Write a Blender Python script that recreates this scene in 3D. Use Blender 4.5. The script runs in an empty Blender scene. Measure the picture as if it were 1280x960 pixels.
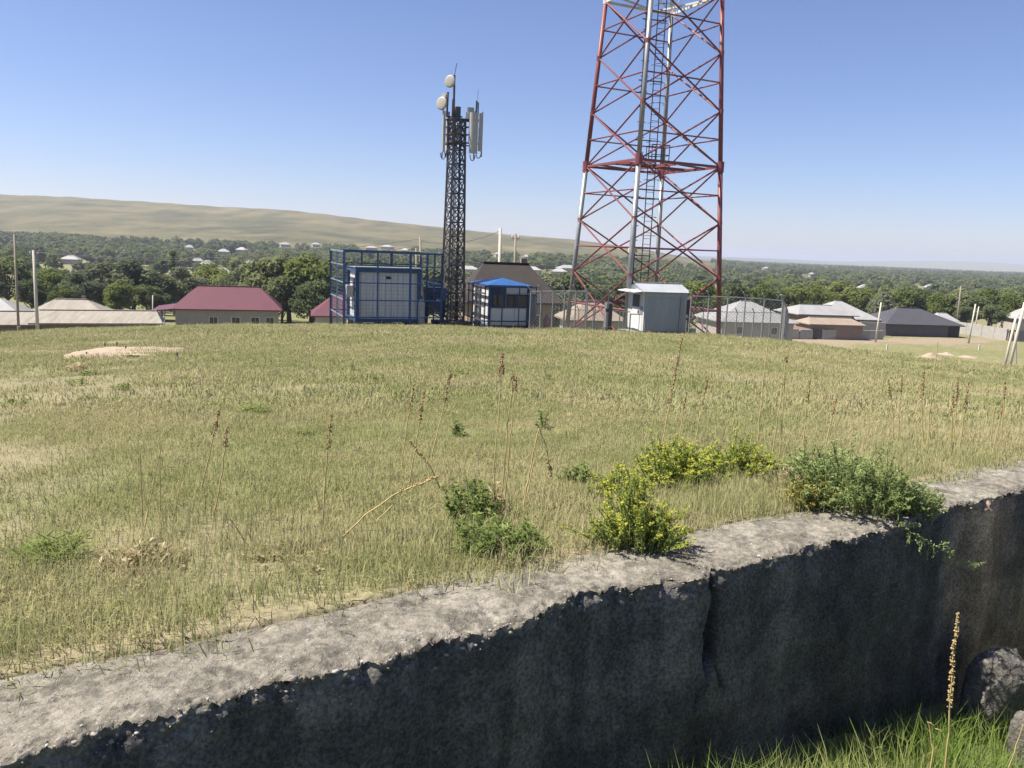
import bpy, math, random
import numpy as np
from mathutils import Vector, Matrix
rng = np.random.default_rng(7); random.seed(7)
SC = bpy.context.scene; COL = SC.collection
R_ = math.radians
# ------------------------------------------------------------------ camera
FPX, PITCH, ROLL = 1000.0, R_(9.65), R_(2.3)          # focal length in pixels of a 1280 wide frame
_f = np.array([0, math.cos(PITCH), -math.sin(PITCH)]); _r0 = np.array([1., 0, 0]); _u0 = np.cross(_r0, _f)
_r = math.cos(ROLL)*_r0 + math.sin(ROLL)*_u0; _u = -math.sin(ROLL)*_r0 + math.cos(ROLL)*_u0
cam = bpy.data.cameras.new('camera'); camo = bpy.data.objects.new('camera', cam); COL.objects.link(camo)
cam.sensor_width = 36; cam.lens = 36*FPX/1280; cam.clip_start = .05; cam.clip_end = 60000
camo.matrix_world = Matrix(((_r[0], _u[0], -_f[0], 0), (_r[1], _u[1], -_f[1], 0), (_r[2], _u[2], -_f[2], 0), (0, 0, 0, 1)))
SC.camera = camo
# ------------------------------------------------------------------ sky, sun, exposure
SUN_AZ, SUN_EL = R_(-95), R_(58)                       # azimuth from +y towards +x
SKY, SUN, EXPO, HAZE = .063, 5.0, 1.18, 2.0e-4
w = bpy.data.worlds.new('World'); SC.world = w; w.use_nodes = True
nt = w.node_tree; nt.nodes.clear()
sky = nt.nodes.new('ShaderNodeTexSky'); sky.sky_type = 'NISHITA'; sky.sun_disc = False
sky.sun_elevation = SUN_EL; sky.sun_rotation = SUN_AZ
sky.altitude = 600; sky.air_density = 1.0; sky.dust_density = .6; sky.ozone_density = 5.0
wb = nt.nodes.new('ShaderNodeMix'); wb.data_type = 'RGBA'; wb.blend_type = 'MULTIPLY'; wb.inputs[0].default_value = 1; wb.inputs[7].default_value = (.97, .895, 1.02, 1)   # the phone's white balance
bg = nt.nodes.new('ShaderNodeBackground'); bg.inputs['Strength'].default_value = SKY
wo = nt.nodes.new('ShaderNodeOutputWorld')
nt.links.new(sky.outputs[0], wb.inputs[6]); nt.links.new(wb.outputs[2], bg.inputs[0]); nt.links.new(bg.outputs[0], wo.inputs[0])
sl = bpy.data.lights.new('sun', 'SUN'); sl.energy = SUN; sl.angle = R_(.5); sl.color = (1, .93, .82)
so = bpy.data.objects.new('sun', sl); COL.objects.link(so)
SD = Vector((math.sin(SUN_AZ)*math.cos(SUN_EL), math.cos(SUN_AZ)*math.cos(SUN_EL), math.sin(SUN_EL)))
so.rotation_euler = SD.to_track_quat('Z', 'Y').to_euler(); so.location = SD*50
SC.view_settings.view_transform = 'Standard'; SC.view_settings.look = 'None'
SC.view_settings.gamma = 1; SC.view_settings.use_curve_mapping = False; SC.view_settings.exposure = EXPO
SC.render.engine = 'CYCLES'
SC.cycles.use_denoising = True; SC.cycles.max_bounces = 6; SC.cycles.volume_bounces = 0
SC.cycles.transparent_max_bounces = 8; SC.cycles.sample_clamp_indirect = 8

# ------------------------------------------------------------------ geometry helpers
def ray(x, y):
    d = _f + _r*(x-640)/FPX - _u*(y-480)/FPX
    return d/d[1]
def W(x, y, t): return ray(x, y)*t                     # point seen at a pixel, t metres ahead
def sm(t): t = np.clip(t, 0, 1); return t*t*(3-2*t)
def _h(ix, iy, s):
    n = (ix*374761393 + iy*668265263 + s*974711) & 0xffffffff
    n = ((n ^ (n >> 13))*1274126177) & 0xffffffff
    return ((n ^ (n >> 16)) & 0xffff)/65535.
def vnoise(x, y, s=0):
    x = np.asarray(x, float); y = np.asarray(y, float)
    ix = np.floor(x).astype(np.int64); iy = np.floor(y).astype(np.int64)
    fx = x-ix; fy = y-iy; fx = fx*fx*(3-2*fx); fy = fy*fy*(3-2*fy)
    a = _h(ix, iy, s); b = _h(ix+1, iy, s); c = _h(ix, iy+1, s); d = _h(ix+1, iy+1, s)
    return (a+(b-a)*fx)*(1-fy) + (c+(d-c)*fx)*fy - .5
def fbm(x, y, o=4, s=0):
    v = 0; a = 1
    for k in range(o): v = v + a*vnoise(np.asarray(x)*2**k+7.3*k, np.asarray(y)*2**k-3.1*k, s+k); a *= .5
    return v
# the wall line: front edge through WO along WE; WM points away from the camera (into the field)
WO = np.array([-1.41, 2.05]); WE = np.array([.8367, .5476]); WM = np.array([-.5476, .8367])
ZT = -1.5                                 # wall top, pit floor (the eye is z = 0)
CR = np.array([(ray(x, y)[0], ray(x, y)[2]) for x, y in ((-200, 446), (0, 418), (90, 413), (200, 410), (300, 408), (480, 407), (565, 408), (700, 413), (820, 419), (960, 427), (1060, 441), (1150, 448), (1200, 454), (1275, 462), (1500, 490))])
RG = np.array([(ray(x, y)[0], ray(x, y)[2]) for x, y in ((-300, 225), (0, 243), (90, 246), (180, 252), (270, 259), (360, 263), (450, 274), (550, 285), (640, 294), (715, 300), (800, 311), (880, 321), (960, 327), (1280, 340))])
FH = np.array([(ray(x, y)[0], ray(x, y)[2]) for x, y in ((-300, 272), (880, 321), (960, 323), (1040, 327), (1110, 326.5), (1180, 326), (1240, 328), (1290, 331), (1600, 345))])
TC = 42.
def T(x, y, rough=True):
    x = np.asarray(x, float); y = np.asarray(y, float)
    t = np.maximum(y, .5); a = np.clip(x/np.maximum(y, 12), -1.6, 1.6)
    s = np.interp(a, CR[:, 0], CR[:, 1]); zc = s*TC
    v = (x-WO[0])*WM[0] + (y-WO[1])*WM[1]
    vc = (a*TC-WO[0])*WM[0] + (TC-WO[1])*WM[1]
    q = np.clip((v-.45)/np.maximum(vc-.45, 6), 0, 1)
    k = np.clip(1.38*(zc/TC)*(TC-4)/(zc-ZT)/1.38 - 1, 0, .6)
    z1 = ZT + (zc-ZT)*(q*(1-k)+k*q*q)
    # over the crest, down to the bench
    p = np.clip((t-TC)/43., 0, 1); h = 43.
    zb = -12.
    z2 = zc*(2*p**3-3*p**2+1) + s*h*(p**3-2*p**2+p) + zb*(3*p**2-2*p**3)
    # bench edge, valley, far side
    right = sm((a-.12)/.16)
    t1 = 110 + 45*right
    z3 = zb - 5*sm((t-t1)/70.)
    z3 = z3 + (1-right)*6*sm((t-430)/270.) - right*5*sm((t-400)/1500.)
    rs = np.interp(a, RG[:, 0], RG[:, 1]); zr = rs*1400
    g = np.clip((t-680)/720., 0, 1); g = g*g*(1.9-.9*g)
    hill = np.maximum(zr+12, 0)*g
    hill = hill*np.where(t > 1400, np.clip(1-(t-1400)/2500., .0, 1), 1)
    hill = hill + (zr > -5)*fbm(x/240., y/240., 3, 5)*9*sm((t-750)/300.)*sm((1500-t)/300.)*np.clip((zr+5)/25, 0, 1)
    fs = np.interp(a, FH[:, 0], FH[:, 1]); far = np.maximum(fs*6500+22, 0)*sm((t-4300)/2200.)
    z = np.where(t < TC, z1, np.where(t < TC+43, z2, z3 + hill + far))
    if rough:
        n = fbm(x/2.3, y/2.3, 4, 1)*.07 + fbm(x/9., y/9., 2, 11)*.16*sm((t-6)/10.)
        z = z + n*sm((v-.45)/.8)*np.where(t > 38, np.clip(1-(t-38)/5, 0.25, 1), 1)
    return z
def pit_z(x, y): u_ = (np.asarray(x)-WO[0])*WE[0]+(np.asarray(y)-WO[1])*WE[1]; return -2.46-.145*np.clip(u_-2.1, -1.6, 5.)
def gz(x, y): return float(T(x, y))
def G(px, py, t0=1.5, t1=300.):                        # first ground point seen at a pixel
    d = ray(px, py); ts = np.geomspace(t0, t1, 3000)
    dz = d[2]*ts - T(d[0]*ts, ts); i = np.argmax(dz < 0)
    return d*ts[i] if dz[i] < 0 else d*40.
def at(px, t): d = ray(px, 400.); return np.array([d[0]*t, t, gz(d[0]*t, t)])   # ground point under a pixel column at depth t

class MB:
    def __init__(s): s.v = []; s.f = []; s.n = 0; s.a = []
    def add(s, v, f, a=None):
        v = np.asarray(v, float).reshape(-1, 3); s.v.append(v)
        s.f += [tuple(int(i)+s.n for i in q) for q in f]
        s.a.append(np.full(len(v), 0.) if a is None else np.broadcast_to(np.asarray(a, float), (len(v),)))
        s.n += len(v); return s
    def box(s, c, size, ang=0., ux=None):
        h = np.array(size)/2.; ca, sa = math.cos(ang), math.sin(ang)
        p = np.array([(x, y, z) for z in (-1, 1) for y in (-1, 1) for x in (-1, 1)])*h
        p = np.stack([p[:, 0]*ca-p[:, 1]*sa, p[:, 0]*sa+p[:, 1]*ca, p[:, 2]], 1) + np.array(c)
        return s.add(p, ((0, 2, 3, 1), (4, 5, 7, 6), (0, 1, 5, 4), (2, 6, 7, 3), (0, 4, 6, 2), (1, 3, 7, 5)))
    def beam(s, p, q, wd, ht=None, up=(0, 0, 1)):
        p = np.array(p, float); q = np.array(q, float); d = q-p; d /= np.linalg.norm(d); ht = ht or wd
        u = np.array(up, float)
        if abs(d@u) > .97: u = np.array([0, 1., 0])
        a = np.cross(d, u); a /= np.linalg.norm(a); b = np.cross(a, d)
        vs = [e+a*sx*wd/2+b*sy*ht/2 for e in (p, q) for sx, sy in ((-1, -1), (1, -1), (1, 1), (-1, 1))]
        return s.add(vs, ((0, 1, 2, 3), (7, 6, 5, 4), (0, 4, 5, 1), (1, 5, 6, 2), (2, 6, 7, 3), (3, 7, 4, 0)))
    def tube(s, pts, rad, n=6, cap=True, a=None):
        pts = np.array(pts, float); m = len(pts); rad = np.broadcast_to(np.asarray(rad, float), (m,))
        tg = np.gradient(pts, axis=0); tg /= np.linalg.norm(tg, axis=1)[:, None]+1e-12
        u = np.array([0, 0, 1.]) if abs(tg[0, 2]) < .9 else np.array([0, 1., 0])
        vs = []; an = np.arange(n)*2*math.pi/n
        for i in range(m):
            x = np.cross(tg[i], u); x /= np.linalg.norm(x)+1e-12; y = np.cross(x, tg[i])
            vs.append(pts[i]+rad[i]*(np.cos(an)[:, None]*x+np.sin(an)[:, None]*y))
        f = [(i*n+j, i*n+(j+1) % n, (i+1)*n+(j+1) % n, (i+1)*n+j) for i in range(m-1) for j in range(n)]
        if cap: f += [tuple(range(n))[::-1], tuple(range((m-1)*n, m*n))]
        return s.add(np.concatenate(vs), f, a)
    def build(s, name, mat, parent=None, smooth=False, attr=None, kind=None):
        v = np.concatenate(s.v)
        if parent is not None: v = v - np.array(root_of(parent))
        me = bpy.data.meshes.new(name); me.from_pydata(v.tolist(), [], s.f)
        if attr:
            at_ = me.attributes.new(attr, 'FLOAT', 'POINT'); at_.data.foreach_set('value', np.concatenate(s.a).astype(np.float32))
        return link(name, me, mat, parent, smooth, kind)
ROOT = {}
def root_of(o): return ROOT.get(o.name, (0, 0, 0))
def link(name, me, mat, parent=None, smooth=False, kind=None):
    if smooth: me.polygons.foreach_set('use_smooth', [True]*len(me.polygons))
    if mat: me.materials.append(mat)
    o = bpy.data.objects.new(name, me); COL.objects.link(o)
    if parent is not None: o.parent = parent; ROOT[o.name] = root_of(parent)
    if kind: o['kind'] = kind
    return o
def thing(name, loc, label, cat, group=None):
    o = bpy.data.objects.new(name, None); COL.objects.link(o); o.location = tuple(float(c) for c in loc)
    o.empty_display_size = .1; ROOT[o.name] = tuple(loc); return tag(o, label, cat, group)
def tag(o, label, cat, group=None):
    o['label'] = label; o['category'] = cat
    if group: o['group'] = group
    return o
def fast_mesh(name, v, quads, attrs=None):             # big quad meshes
    me = bpy.data.meshes.new(name); nq = len(quads)
    me.vertices.add(len(v)); me.vertices.foreach_set('co', np.asarray(v, np.float32).ravel())
    k = quads.shape[1]
    me.loops.add(nq*k); me.loops.foreach_set('vertex_index', np.asarray(quads, np.int32).ravel())
    me.polygons.add(nq); me.polygons.foreach_set('loop_start', np.arange(nq, dtype=np.int32)*k)
    me.update(calc_edges=True)
    for n, d in (attrs or {}).items():
        d = np.asarray(d, np.float32)
        if d.ndim == 1: x = me.attributes.new(n, 'FLOAT', 'POINT'); x.data.foreach_set('value', d)
        else: x = me.attributes.new(n, 'FLOAT_VECTOR', 'POINT'); x.data.foreach_set('vector', d.ravel())
    return me
def grid_quads(nu, nv):
    i = np.arange(nu*nv).reshape(nv, nu)
    return np.stack([i[:-1, :-1], i[:-1, 1:], i[1:, 1:], i[1:, :-1]], -1).reshape(-1, 4)

# ------------------------------------------------------------------ materials
class NM:
    def __init__(s, name):
        s.m = bpy.data.materials.new(name); s.m.use_nodes = True; s.t = s.m.node_tree; s.t.nodes.clear()
        s.out = s.t.nodes.new('ShaderNodeOutputMaterial')
    def n(s, ty, **kw):
        nd = s.t.nodes.new(ty)
        for k, v in kw.items(): setattr(nd, k, v)
        return nd
    def l(s, a, b): s.t.links.new(a, b)
    def pos(s, scale=(1, 1, 1)):
        g = s.n('ShaderNodeNewGeometry'); m = s.n('ShaderNodeMapping'); m.inputs['Scale'].default_value = scale
        s.l(g.outputs['Position'], m.inputs[0]); return m.outputs[0]
    def obj(s, scale=(1, 1, 1)):
        g = s.n('ShaderNodeTexCoord'); m = s.n('ShaderNodeMapping'); m.inputs['Scale'].default_value = scale
        s.l(g.outputs['Object'], m.inputs[0]); return m.outputs[0]
    def noise(s, vec, scale, detail=4, rough=.55):
        x = s.n('ShaderNodeTexNoise'); x.inputs['Scale'].default_value = scale; x.inputs['Detail'].default_value = detail
        x.inputs['Roughness'].default_value = rough
        if vec is not None: s.l(vec, x.inputs['Vector'])
        return x.outputs['Fac']
    def attr(s, name):
        return s.n('ShaderNodeAttribute', attribute_name=name)
    def ramp(s, fac, stops):
        r = s.n('ShaderNodeValToRGB'); e = r.color_ramp.elements
        while len(e) < len(stops): e.new(.5)
        for q, (p, c) in zip(e, stops):
            q.position = p; q.color = (*c, 1) if not np.isscalar(c) else (c, c, c, 1)
        s.l(fac, r.inputs[0]); return r.outputs[0]
    def mix(s, fac, a, b, mode='MIX'):
        x = s.n('ShaderNodeMix', data_type='RGBA', blend_type=mode)
        for sock, val in ((x.inputs[0], fac), (x.inputs[6], a), (x.inputs[7], b)):
            if hasattr(val, 'is_output'): s.l(val, sock)
            elif np.isscalar(val): sock.default_value = val if sock.type == 'VALUE' else (val, val, val, 1)
            else: sock.default_value = (*val, 1)
        return x.outputs[2]
    def math(s, op, a, b=0.):
        x = s.n('ShaderNodeMath', operation=op)
        for sock, val in zip(x.inputs, (a, b)):
            if hasattr(val, 'is_output'): s.l(val, sock)
            else: sock.default_value = val
        return x.outputs[0]
    def bsdf(s, col, rough=.8, metal=0., spec=.3, bump=None, bstr=.3, bdist=.02):
        b = s.n('ShaderNodeBsdfPrincipled')
        if hasattr(col, 'is_output'): s.l(col, b.inputs['Base Color'])
        else: b.inputs['Base Color'].default_value = (*col, 1)
        if hasattr(rough, 'is_output'): s.l(rough, b.inputs['Roughness'])
        else: b.inputs['Roughness'].default_value = rough
        b.inputs['Metallic'].default_value = metal; b.inputs['Specular IOR Level'].default_value = spec
        if bump is not None:
            k = s.n('ShaderNodeBump'); k.inputs['Strength'].default_value = bstr; k.inputs['Distance'].default_value = bdist
            s.l(bump, k.inputs['Height']); s.l(k.outputs[0], b.inputs['Normal'])
        s.l(b.outputs[0], s.out.inputs[0]); return s.m
    def leafy(s, col, trans=.35, tcol=None, up=0.):
        d = s.n('ShaderNodeBsdfDiffuse'); t = s.n('ShaderNodeBsdfTranslucent'); x = s.n('ShaderNodeMixShader')
        x.inputs[0].default_value = trans
        if up:
            g = s.n('ShaderNodeNewGeometry'); v1 = s.n('ShaderNodeVectorMath', operation='SCALE'); v1.inputs[3].default_value = 1-up; s.l(g.outputs['Normal'], v1.inputs[0])
            v2 = s.n('ShaderNodeVectorMath', operation='ADD'); v2.inputs[1].default_value = (0, 0, up); s.l(v1.outputs[0], v2.inputs[0]); v3 = s.n('ShaderNodeVectorMath', operation='NORMALIZE'); s.l(v2.outputs[0], v3.inputs[0]); s.l(v3.outputs[0], d.inputs['Normal'])
        s.l(col, d.inputs[0]); s.l(tcol if tcol is not None else col, t.inputs[0]); s.l(d.outputs[0], x.inputs[1]); s.l(t.outputs[0], x.inputs[2])
        s.l(x.outputs[0], s.out.inputs[0]); return s.m
def worn(name, c, c2=None, amt=.4, rough=.6, scale=3., metal=0., spec=.3, stretch=(1, 1, 1), bump=.1):
    """painted or weathered surface: two tones of the same stuff, streaked"""
    m = NM(name); p = m.obj(stretch); n = m.noise(p, scale, 6, .65); n2 = m.noise(p, scale*7, 3)
    c2 = c2 or tuple(x*.6 for x in c)
    f = m.math('ADD', m.math('MULTIPLY', n, .75), m.math('MULTIPLY', n2, .25))
    col = m.ramp(f, ((.5-amt*.5, c2), (.5+amt*.5, c)))
    return m.bsdf(col, rough, metal, spec, f, bump, .01)
M = {}
M['red'] = worn('red_paint', (.215, .062, .062), (.14, .045, .052), .35, .45, 2.5)
M['white_paint'] = worn('white_paint', (.62, .62, .60), (.42, .40, .37), .4, .5, 2.)
M['galv'] = worn('galvanised_steel', (.30, .31, .32), (.19, .19, .19), .4, .45, 2., .35)
M['dark_steel'] = worn('dark_steel', (.042, .044, .058), (.085, .070, .072), .5, .6, 6.)
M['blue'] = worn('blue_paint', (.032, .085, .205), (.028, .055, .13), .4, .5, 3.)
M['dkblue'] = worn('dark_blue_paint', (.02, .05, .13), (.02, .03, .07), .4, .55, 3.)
M['white_panel'] = worn('white_sheet_panel', (.58, .59, .60), (.44, .44, .435), .5, .5, 1.2, stretch=(1, 1, .25))
M['silver_sheet'] = worn('silver_sheet', (.34, .365, .39), (.24, .26, .28), .5, .45, 1.6, .1, stretch=(1, 1, .2))
M['grey_roof'] = worn('grey_sheet_roof', (.30, .30, .30), (.19, .185, .18), .5, .6, .8, stretch=(1, .4, 1))
M['light_roof'] = worn('pale_sheet_roof', (.33, .33, .325), (.22, .215, .205), .5, .6, .6)
M['old_roof'] = worn('old_fibre_cement_roof', (.33, .30, .255), (.17, .15, .125), .4, .85, .9, stretch=(2.5, .35, 1))
M['maroon_roof'] = worn('maroon_sheet_roof', (.120, .044, .056), (.098, .036, .046), .5, .5, .8)
M['dark_roof'] = worn('dark_brown_roof', (.045, .037, .033), (.024, .021, .02), .5, .85, 1.1)
M['slate_roof'] = worn('charcoal_roof', (.060, .060, .072), (.045, .044, .05), .5, .75, .8)
M['tan_roof'] = worn('tan_roof', (.28, .225, .175), (.19, .155, .125), .5, .8, 1.)
M['plaster'] = worn('grey_beige_plaster', (.36, .31, .27), (.26, .23, .2), .5, .9, .9)
M['pale_plaster'] = worn('pale_plaster', (.42, .375, .33), (.30, .27, .24), .5, .9, .9)
M['brick_wall'] = worn('clay_wall', (.28, .205, .16), (.19, .14, .115), .5, .9, 1.2)
M['dark_wall'] = worn('dark_block_wall', (.12, .11, .115), (.08, .075, .08), .5, .9, 1.)
M['block'] = worn('concrete_block', (.38, .36, .33), (.25, .24, .22), .5, .9, 1.6)
M['dark_concrete'] = worn('dark_concrete', (.10, .095, .095), (.06, .055, .055), .5, .9, 3.)
M['wood'] = worn('grey_wood', (.24, .19, .14), (.12, .095, .07), .5, .9, 3., stretch=(6, 6, 1))
M['pole_wood'] = worn('weathered_pole', (.30, .26, .21), (.17, .14, .11), .5, .9, 3., stretch=(8, 8, .6))
M['pole_concrete'] = worn('pole_concrete', (.52, .48, .40), (.38, .35, .30), .5, .9, 3., stretch=(2, 2, .4))
M['black'] = worn('black_plastic', (.02, .02, .022), (.012, .012, .014), .4, .5)
M['antenna'] = worn('antenna_radome', (.40, .40, .38), (.32, .31, .29), .4, .5, 3.)
M['dish'] = worn('dish_radome', (.36, .34, .30), (.30, .28, .25), .4, .5, 2.)
M['window_dark'] = worn('window_glass', (.03, .03, .035), (.02, .02, .022), .4, .12, 2., spec=.6)
M['yellow'] = worn('yellow_box_paint', (.62, .50, .22), (.5, .4, .2), .4, .6)
M['cable'] = worn('cable_rubber', (.05, .05, .055), (.03, .03, .03), .4, .6)
M['sand'] = worn('sand', (.34, .275, .20), (.25, .20, .145), .5, .95, 4., bump=.5)
M['hide'] = worn('dark_hide', (.035, .026, .022), (.02, .016, .014), .4, .8, 3.)

def mat_ground():
    m = NM('ground_soil'); p = m.pos()
    dirt = m.attr('dirt').outputs['Fac']; hill = m.attr('hill').outputs['Fac']; lush = m.attr('lush').outputs['Fac']
    n1 = m.noise(p, .35, 6, .6); n2 = m.noise(p, 2.2, 5, .6); n3 = m.noise(p, 26., 4, .6)
    grass = m.ramp(n2, ((.32, (.125, .128, .058)), (.5, (.185, .172, .088)), (.68, (.25, .212, .122))))
    grass = m.mix(lush, grass, m.ramp(n2, ((.3, (.115, .130, .052)), (.7, (.18, .178, .08)))))
    bare = m.ramp(n3, ((.3, (.17, .138, .095)), (.7, (.29, .24, .172))))
    b = m.math('ADD', m.ramp(m.math('ADD', m.math('MULTIPLY', n1, .6), m.math('MULTIPLY', n2, .4)), ((.54, 0.), (.63, .7))), dirt)
    col = m.mix(m.math('MINIMUM', b, 1.), grass, bare)
    ph = m.pos((1, 1, 1)); h1 = m.noise(ph, .0045, 6, .65); h2 = m.noise(m.pos((1, .5, 1)), .03, 6, .65)
    hc = m.ramp(m.math('ADD', m.math('MULTIPLY', h1, .6), m.math('MULTIPLY', h2, .4)), ((.40, (.046, .047, .018)), (.5, (.092, .084, .034)), (.60, (.150, .124, .060))))
    col = m.mix(hill, col, hc)
    col = m.mix(.5, col, m.mix(n3, (.55, .55, .55), (1.45, 1.45, 1.45)), 'MULTIPLY')
    return m.bsdf(col, .95, 0, .1, n3, .5, .03)
M['ground'] = mat_ground()

def mat_grass(name, green, straw, bias):
    m = NM(name); v = m.attr('lv').outputs['Fac']; hgt = m.attr('lh').outputs['Fac']
    p = m.pos((1, 1, .05)); n = m.noise(p, .32, 5, .62); n2 = m.noise(p, 3., 2)
    rnd = m.n('ShaderNodeObjectInfo').outputs['Random']
    f = m.math('ADD', m.math('ADD', m.math('MULTIPLY', n, 1.75), m.math('MULTIPLY', v, .45)), m.math('MULTIPLY', n2, .45))
    f = m.math('ADD', f, m.math('MULTIPLY', rnd, .25)); f = m.math('ADD', f, bias)
    mid = tuple((a+b)/2 for a, b in zip(green, straw))
    col = m.ramp(m.math('MULTIPLY', f, .5), ((.46, green), (.62, mid), (.8, straw)))
    return m.leafy(col, .45, None, .6)
M['grass'] = mat_grass('field_grass', (.245, .275, .108), (.45, .395, .23), -.20)
M['pit_grass'] = mat_grass('pit_grass', (.13, .21, .040), (.36, .36, .16), -.30)

def mat_leaf(name, stops, trans=.35, rnd=.3, up=.35):
    m = NM(name); v = m.attr('lv').outputs['Fac']; r = m.n('ShaderNodeObjectInfo').outputs['Random']
    f = m.math('ADD', m.math('MULTIPLY', v, 1-rnd), m.math('MULTIPLY', r, rnd))
    return m.leafy(m.ramp(f, stops), trans+.1, None, up)
M['leaf_a'] = mat_leaf('broadleaf_foliage', ((.1, (.06, .08, .036)), (.5, (.108, .132, .058)), (.9, (.18, .20, .09))), .3, .6)
M['leaf_b'] = mat_leaf('silvery_foliage', ((.1, (.075, .092, .056)), (.5, (.12, .138, .082)), (.9, (.185, .20, .125))), .3, .55)
M['leaf_c'] = mat_leaf('fresh_foliage', ((.1, (.080, .110, .030)), (.5, (.135, .165, .048)), (.9, (.20, .225, .075))), .35, .5)
M['spurge'] = mat_leaf('spurge_leaves', ((.0, (.11, .15, .04)), (.35, (.21, .265, .055)), (.6, (.35, .38, .065)), (1., (.47, .46, .08))), .35, 0)
M['greyleaf'] = mat_leaf('grey_green_leaves', ((.0, (.125, .165, .062)), (.5, (.225, .285, .105)), (1., (.34, .40, .17))), .35, 0)
M['weed'] = mat_leaf('weed_leaves', ((.0, (.10, .145, .042)), (.5, (.18, .235, .07)), (1., (.29, .33, .12))), .35, 0)
M['orange_leaf'] = mat_leaf('yellowing_leaves', ((.0, (.15, .15, .045)), (.5, (.29, .27, .07)), (1., (.40, .30, .10))), .35, 0)
M['dryleaf'] = mat_leaf('withered_leaves', ((.0, (.22, .17, .09)), (.5, (.38, .31, .18)), (1., (.58, .50, .33))), .3, 0)
M['stem'] = worn('green_stem', (.16, .19, .06), (.11, .12, .04), .5, .8, 8)
M['straw'] = worn('straw_stem', (.50, .40, .19), (.30, .22, .10), .5, .8, 9, stretch=(1, 1, .5))
M['seed'] = worn('seed_pods', (.27, .18, .085), (.13, .08, .045), .5, .85, 30)
M['seed_red'] = worn('reddish_seed_pods', (.25, .10, .06), (.13, .055, .04), .5, .85, 30)
M['seed_gold'] = worn('golden_seed_pods', (.46, .34, .15), (.26, .18, .08), .5, .85, 40)
M['bark'] = worn('bark', (.12, .095, .07), (.06, .05, .04), .5, .9, 3, stretch=(4, 4, .5))

def mat_wall():
    m = NM('old_concrete'); p = m.pos(); at_ = m.attr('face').outputs['Fac']; brn = m.attr('brown').outputs['Fac']
    n1 = m.noise(p, 2.0, 8, .7); n2 = m.noise(p, 16., 8, .75); n3 = m.noise(p, 90., 3, .6)
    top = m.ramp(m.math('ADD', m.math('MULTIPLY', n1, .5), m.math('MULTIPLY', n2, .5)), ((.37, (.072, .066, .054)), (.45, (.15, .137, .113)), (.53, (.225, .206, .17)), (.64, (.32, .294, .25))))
    dk = m.ramp(m.noise(m.pos((1, 1, 1)), 9., 8, .8), ((.50, 0.), (.58, .7)))
    top = m.mix(dk, top, (.085, .080, .066))
    lich = m.ramp(m.noise(p, 6.5, 6, .6), ((.60, 0.), (.66, .4))); top = m.mix(lich, top, (.19, .185, .13))
    vo = m.n('ShaderNodeTexVoronoi'); vo.inputs['Scale'].default_value = 70.; m.l(p, vo.inputs['Vector'])
    speck = m.ramp(vo.outputs['Distance'], ((.0, 1.), (.16, 1.), (.24, 0.)))
    cellc = m.n('ShaderNodeSeparateColor'); m.l(vo.outputs['Color'], cellc.inputs[0])
    pick = m.math('GREATER_THAN', cellc.outputs[0], .80)
    sp = m.math('MULTIPLY', speck, pick)
    top = m.mix(m.math('MULTIPLY', sp, .55), top, m.mix(cellc.outputs[1], (.22, .21, .21), (.66, .62, .55)))
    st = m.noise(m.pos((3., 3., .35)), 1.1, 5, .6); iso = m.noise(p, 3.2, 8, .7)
    fr = m.ramp(m.math('ADD', m.math('MULTIPLY', st, .5), m.math('MULTIPLY', iso, .5)), ((.36, (.040, .041, .042)), (.5, (.092, .089, .085)), (.62, (.185, .175, .16))))  # front face: shade painted in as a dark base, plus streaks and blotches
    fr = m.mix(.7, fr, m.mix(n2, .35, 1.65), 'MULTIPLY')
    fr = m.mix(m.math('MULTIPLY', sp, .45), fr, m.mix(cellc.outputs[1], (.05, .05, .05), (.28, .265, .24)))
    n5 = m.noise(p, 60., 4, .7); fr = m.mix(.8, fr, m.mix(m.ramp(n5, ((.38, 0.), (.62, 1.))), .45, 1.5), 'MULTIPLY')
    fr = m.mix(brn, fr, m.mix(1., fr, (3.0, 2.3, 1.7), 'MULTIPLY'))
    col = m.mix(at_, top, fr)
    h = m.math('ADD', m.math('MULTIPLY', n2, .6), m.math('ADD', m.math('MULTIPLY', n3, .4), m.math('MULTIPLY', sp, .25)))
    return m.bsdf(col, .95, 0, .15, h, 1., .02)
M['wall'] = mat_wall()
def mat_pebble():
    m = NM('river_pebble'); v = m.attr('lv').outputs['Fac']; n = m.noise(m.pos(), 60., 3)
    c = m.ramp(v, ((0., (.13, .125, .12)), (.4, (.23, .21, .185)), (.75, (.33, .30, .26)), (1., (.42, .40, .36))))
    return m.bsdf(m.mix(.4, c, m.mix(n, .5, 1.5), 'MULTIPLY'), .75, 0, .25)
M['pebble'] = mat_pebble()

# ------------------------------------------------------------------ terrain
nv, nu = 540, 420
vv = .22*np.exp(np.linspace(0, math.log(14000/.22), nv)); ww = np.linspace(-1, 1, nu); ww = np.sign(ww)*np.abs(ww)**1.6
Vg, Wg = np.meshgrid(vv, ww, indexing='ij'); Ug = .655*Vg + Wg*(1.5*Vg+38) + 3
X = WO[0]+Ug*WE[0]+Vg*WM[0]; Y = WO[1]+Ug*WE[1]+Vg*WM[1]; Z = T(X, Y)
Z = Z - .22*(1-sm((Vg-.40-.10*fbm(X*1.2, Y*1.2, 3, 17))/.14))
A = X/np.maximum(Y, 12)
hillm = sm((Y-600)/200.)*(1-sm((A-.25)/.3))
dirt = np.zeros_like(X)
def px_patch(pts_px, rad, t0=2., s=1.):               # bare earth round ground points
    for (x, y) in pts_px:
        g = G(x, y, t0); d = np.hypot(X-g[0], (Y-g[1])*.7); dirt[...] = np.maximum(dirt, s*sm((rad*(1+fbm(X/rad*2, Y/rad*2, 2, 3)*.7)-d)/(rad*.5)))
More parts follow.
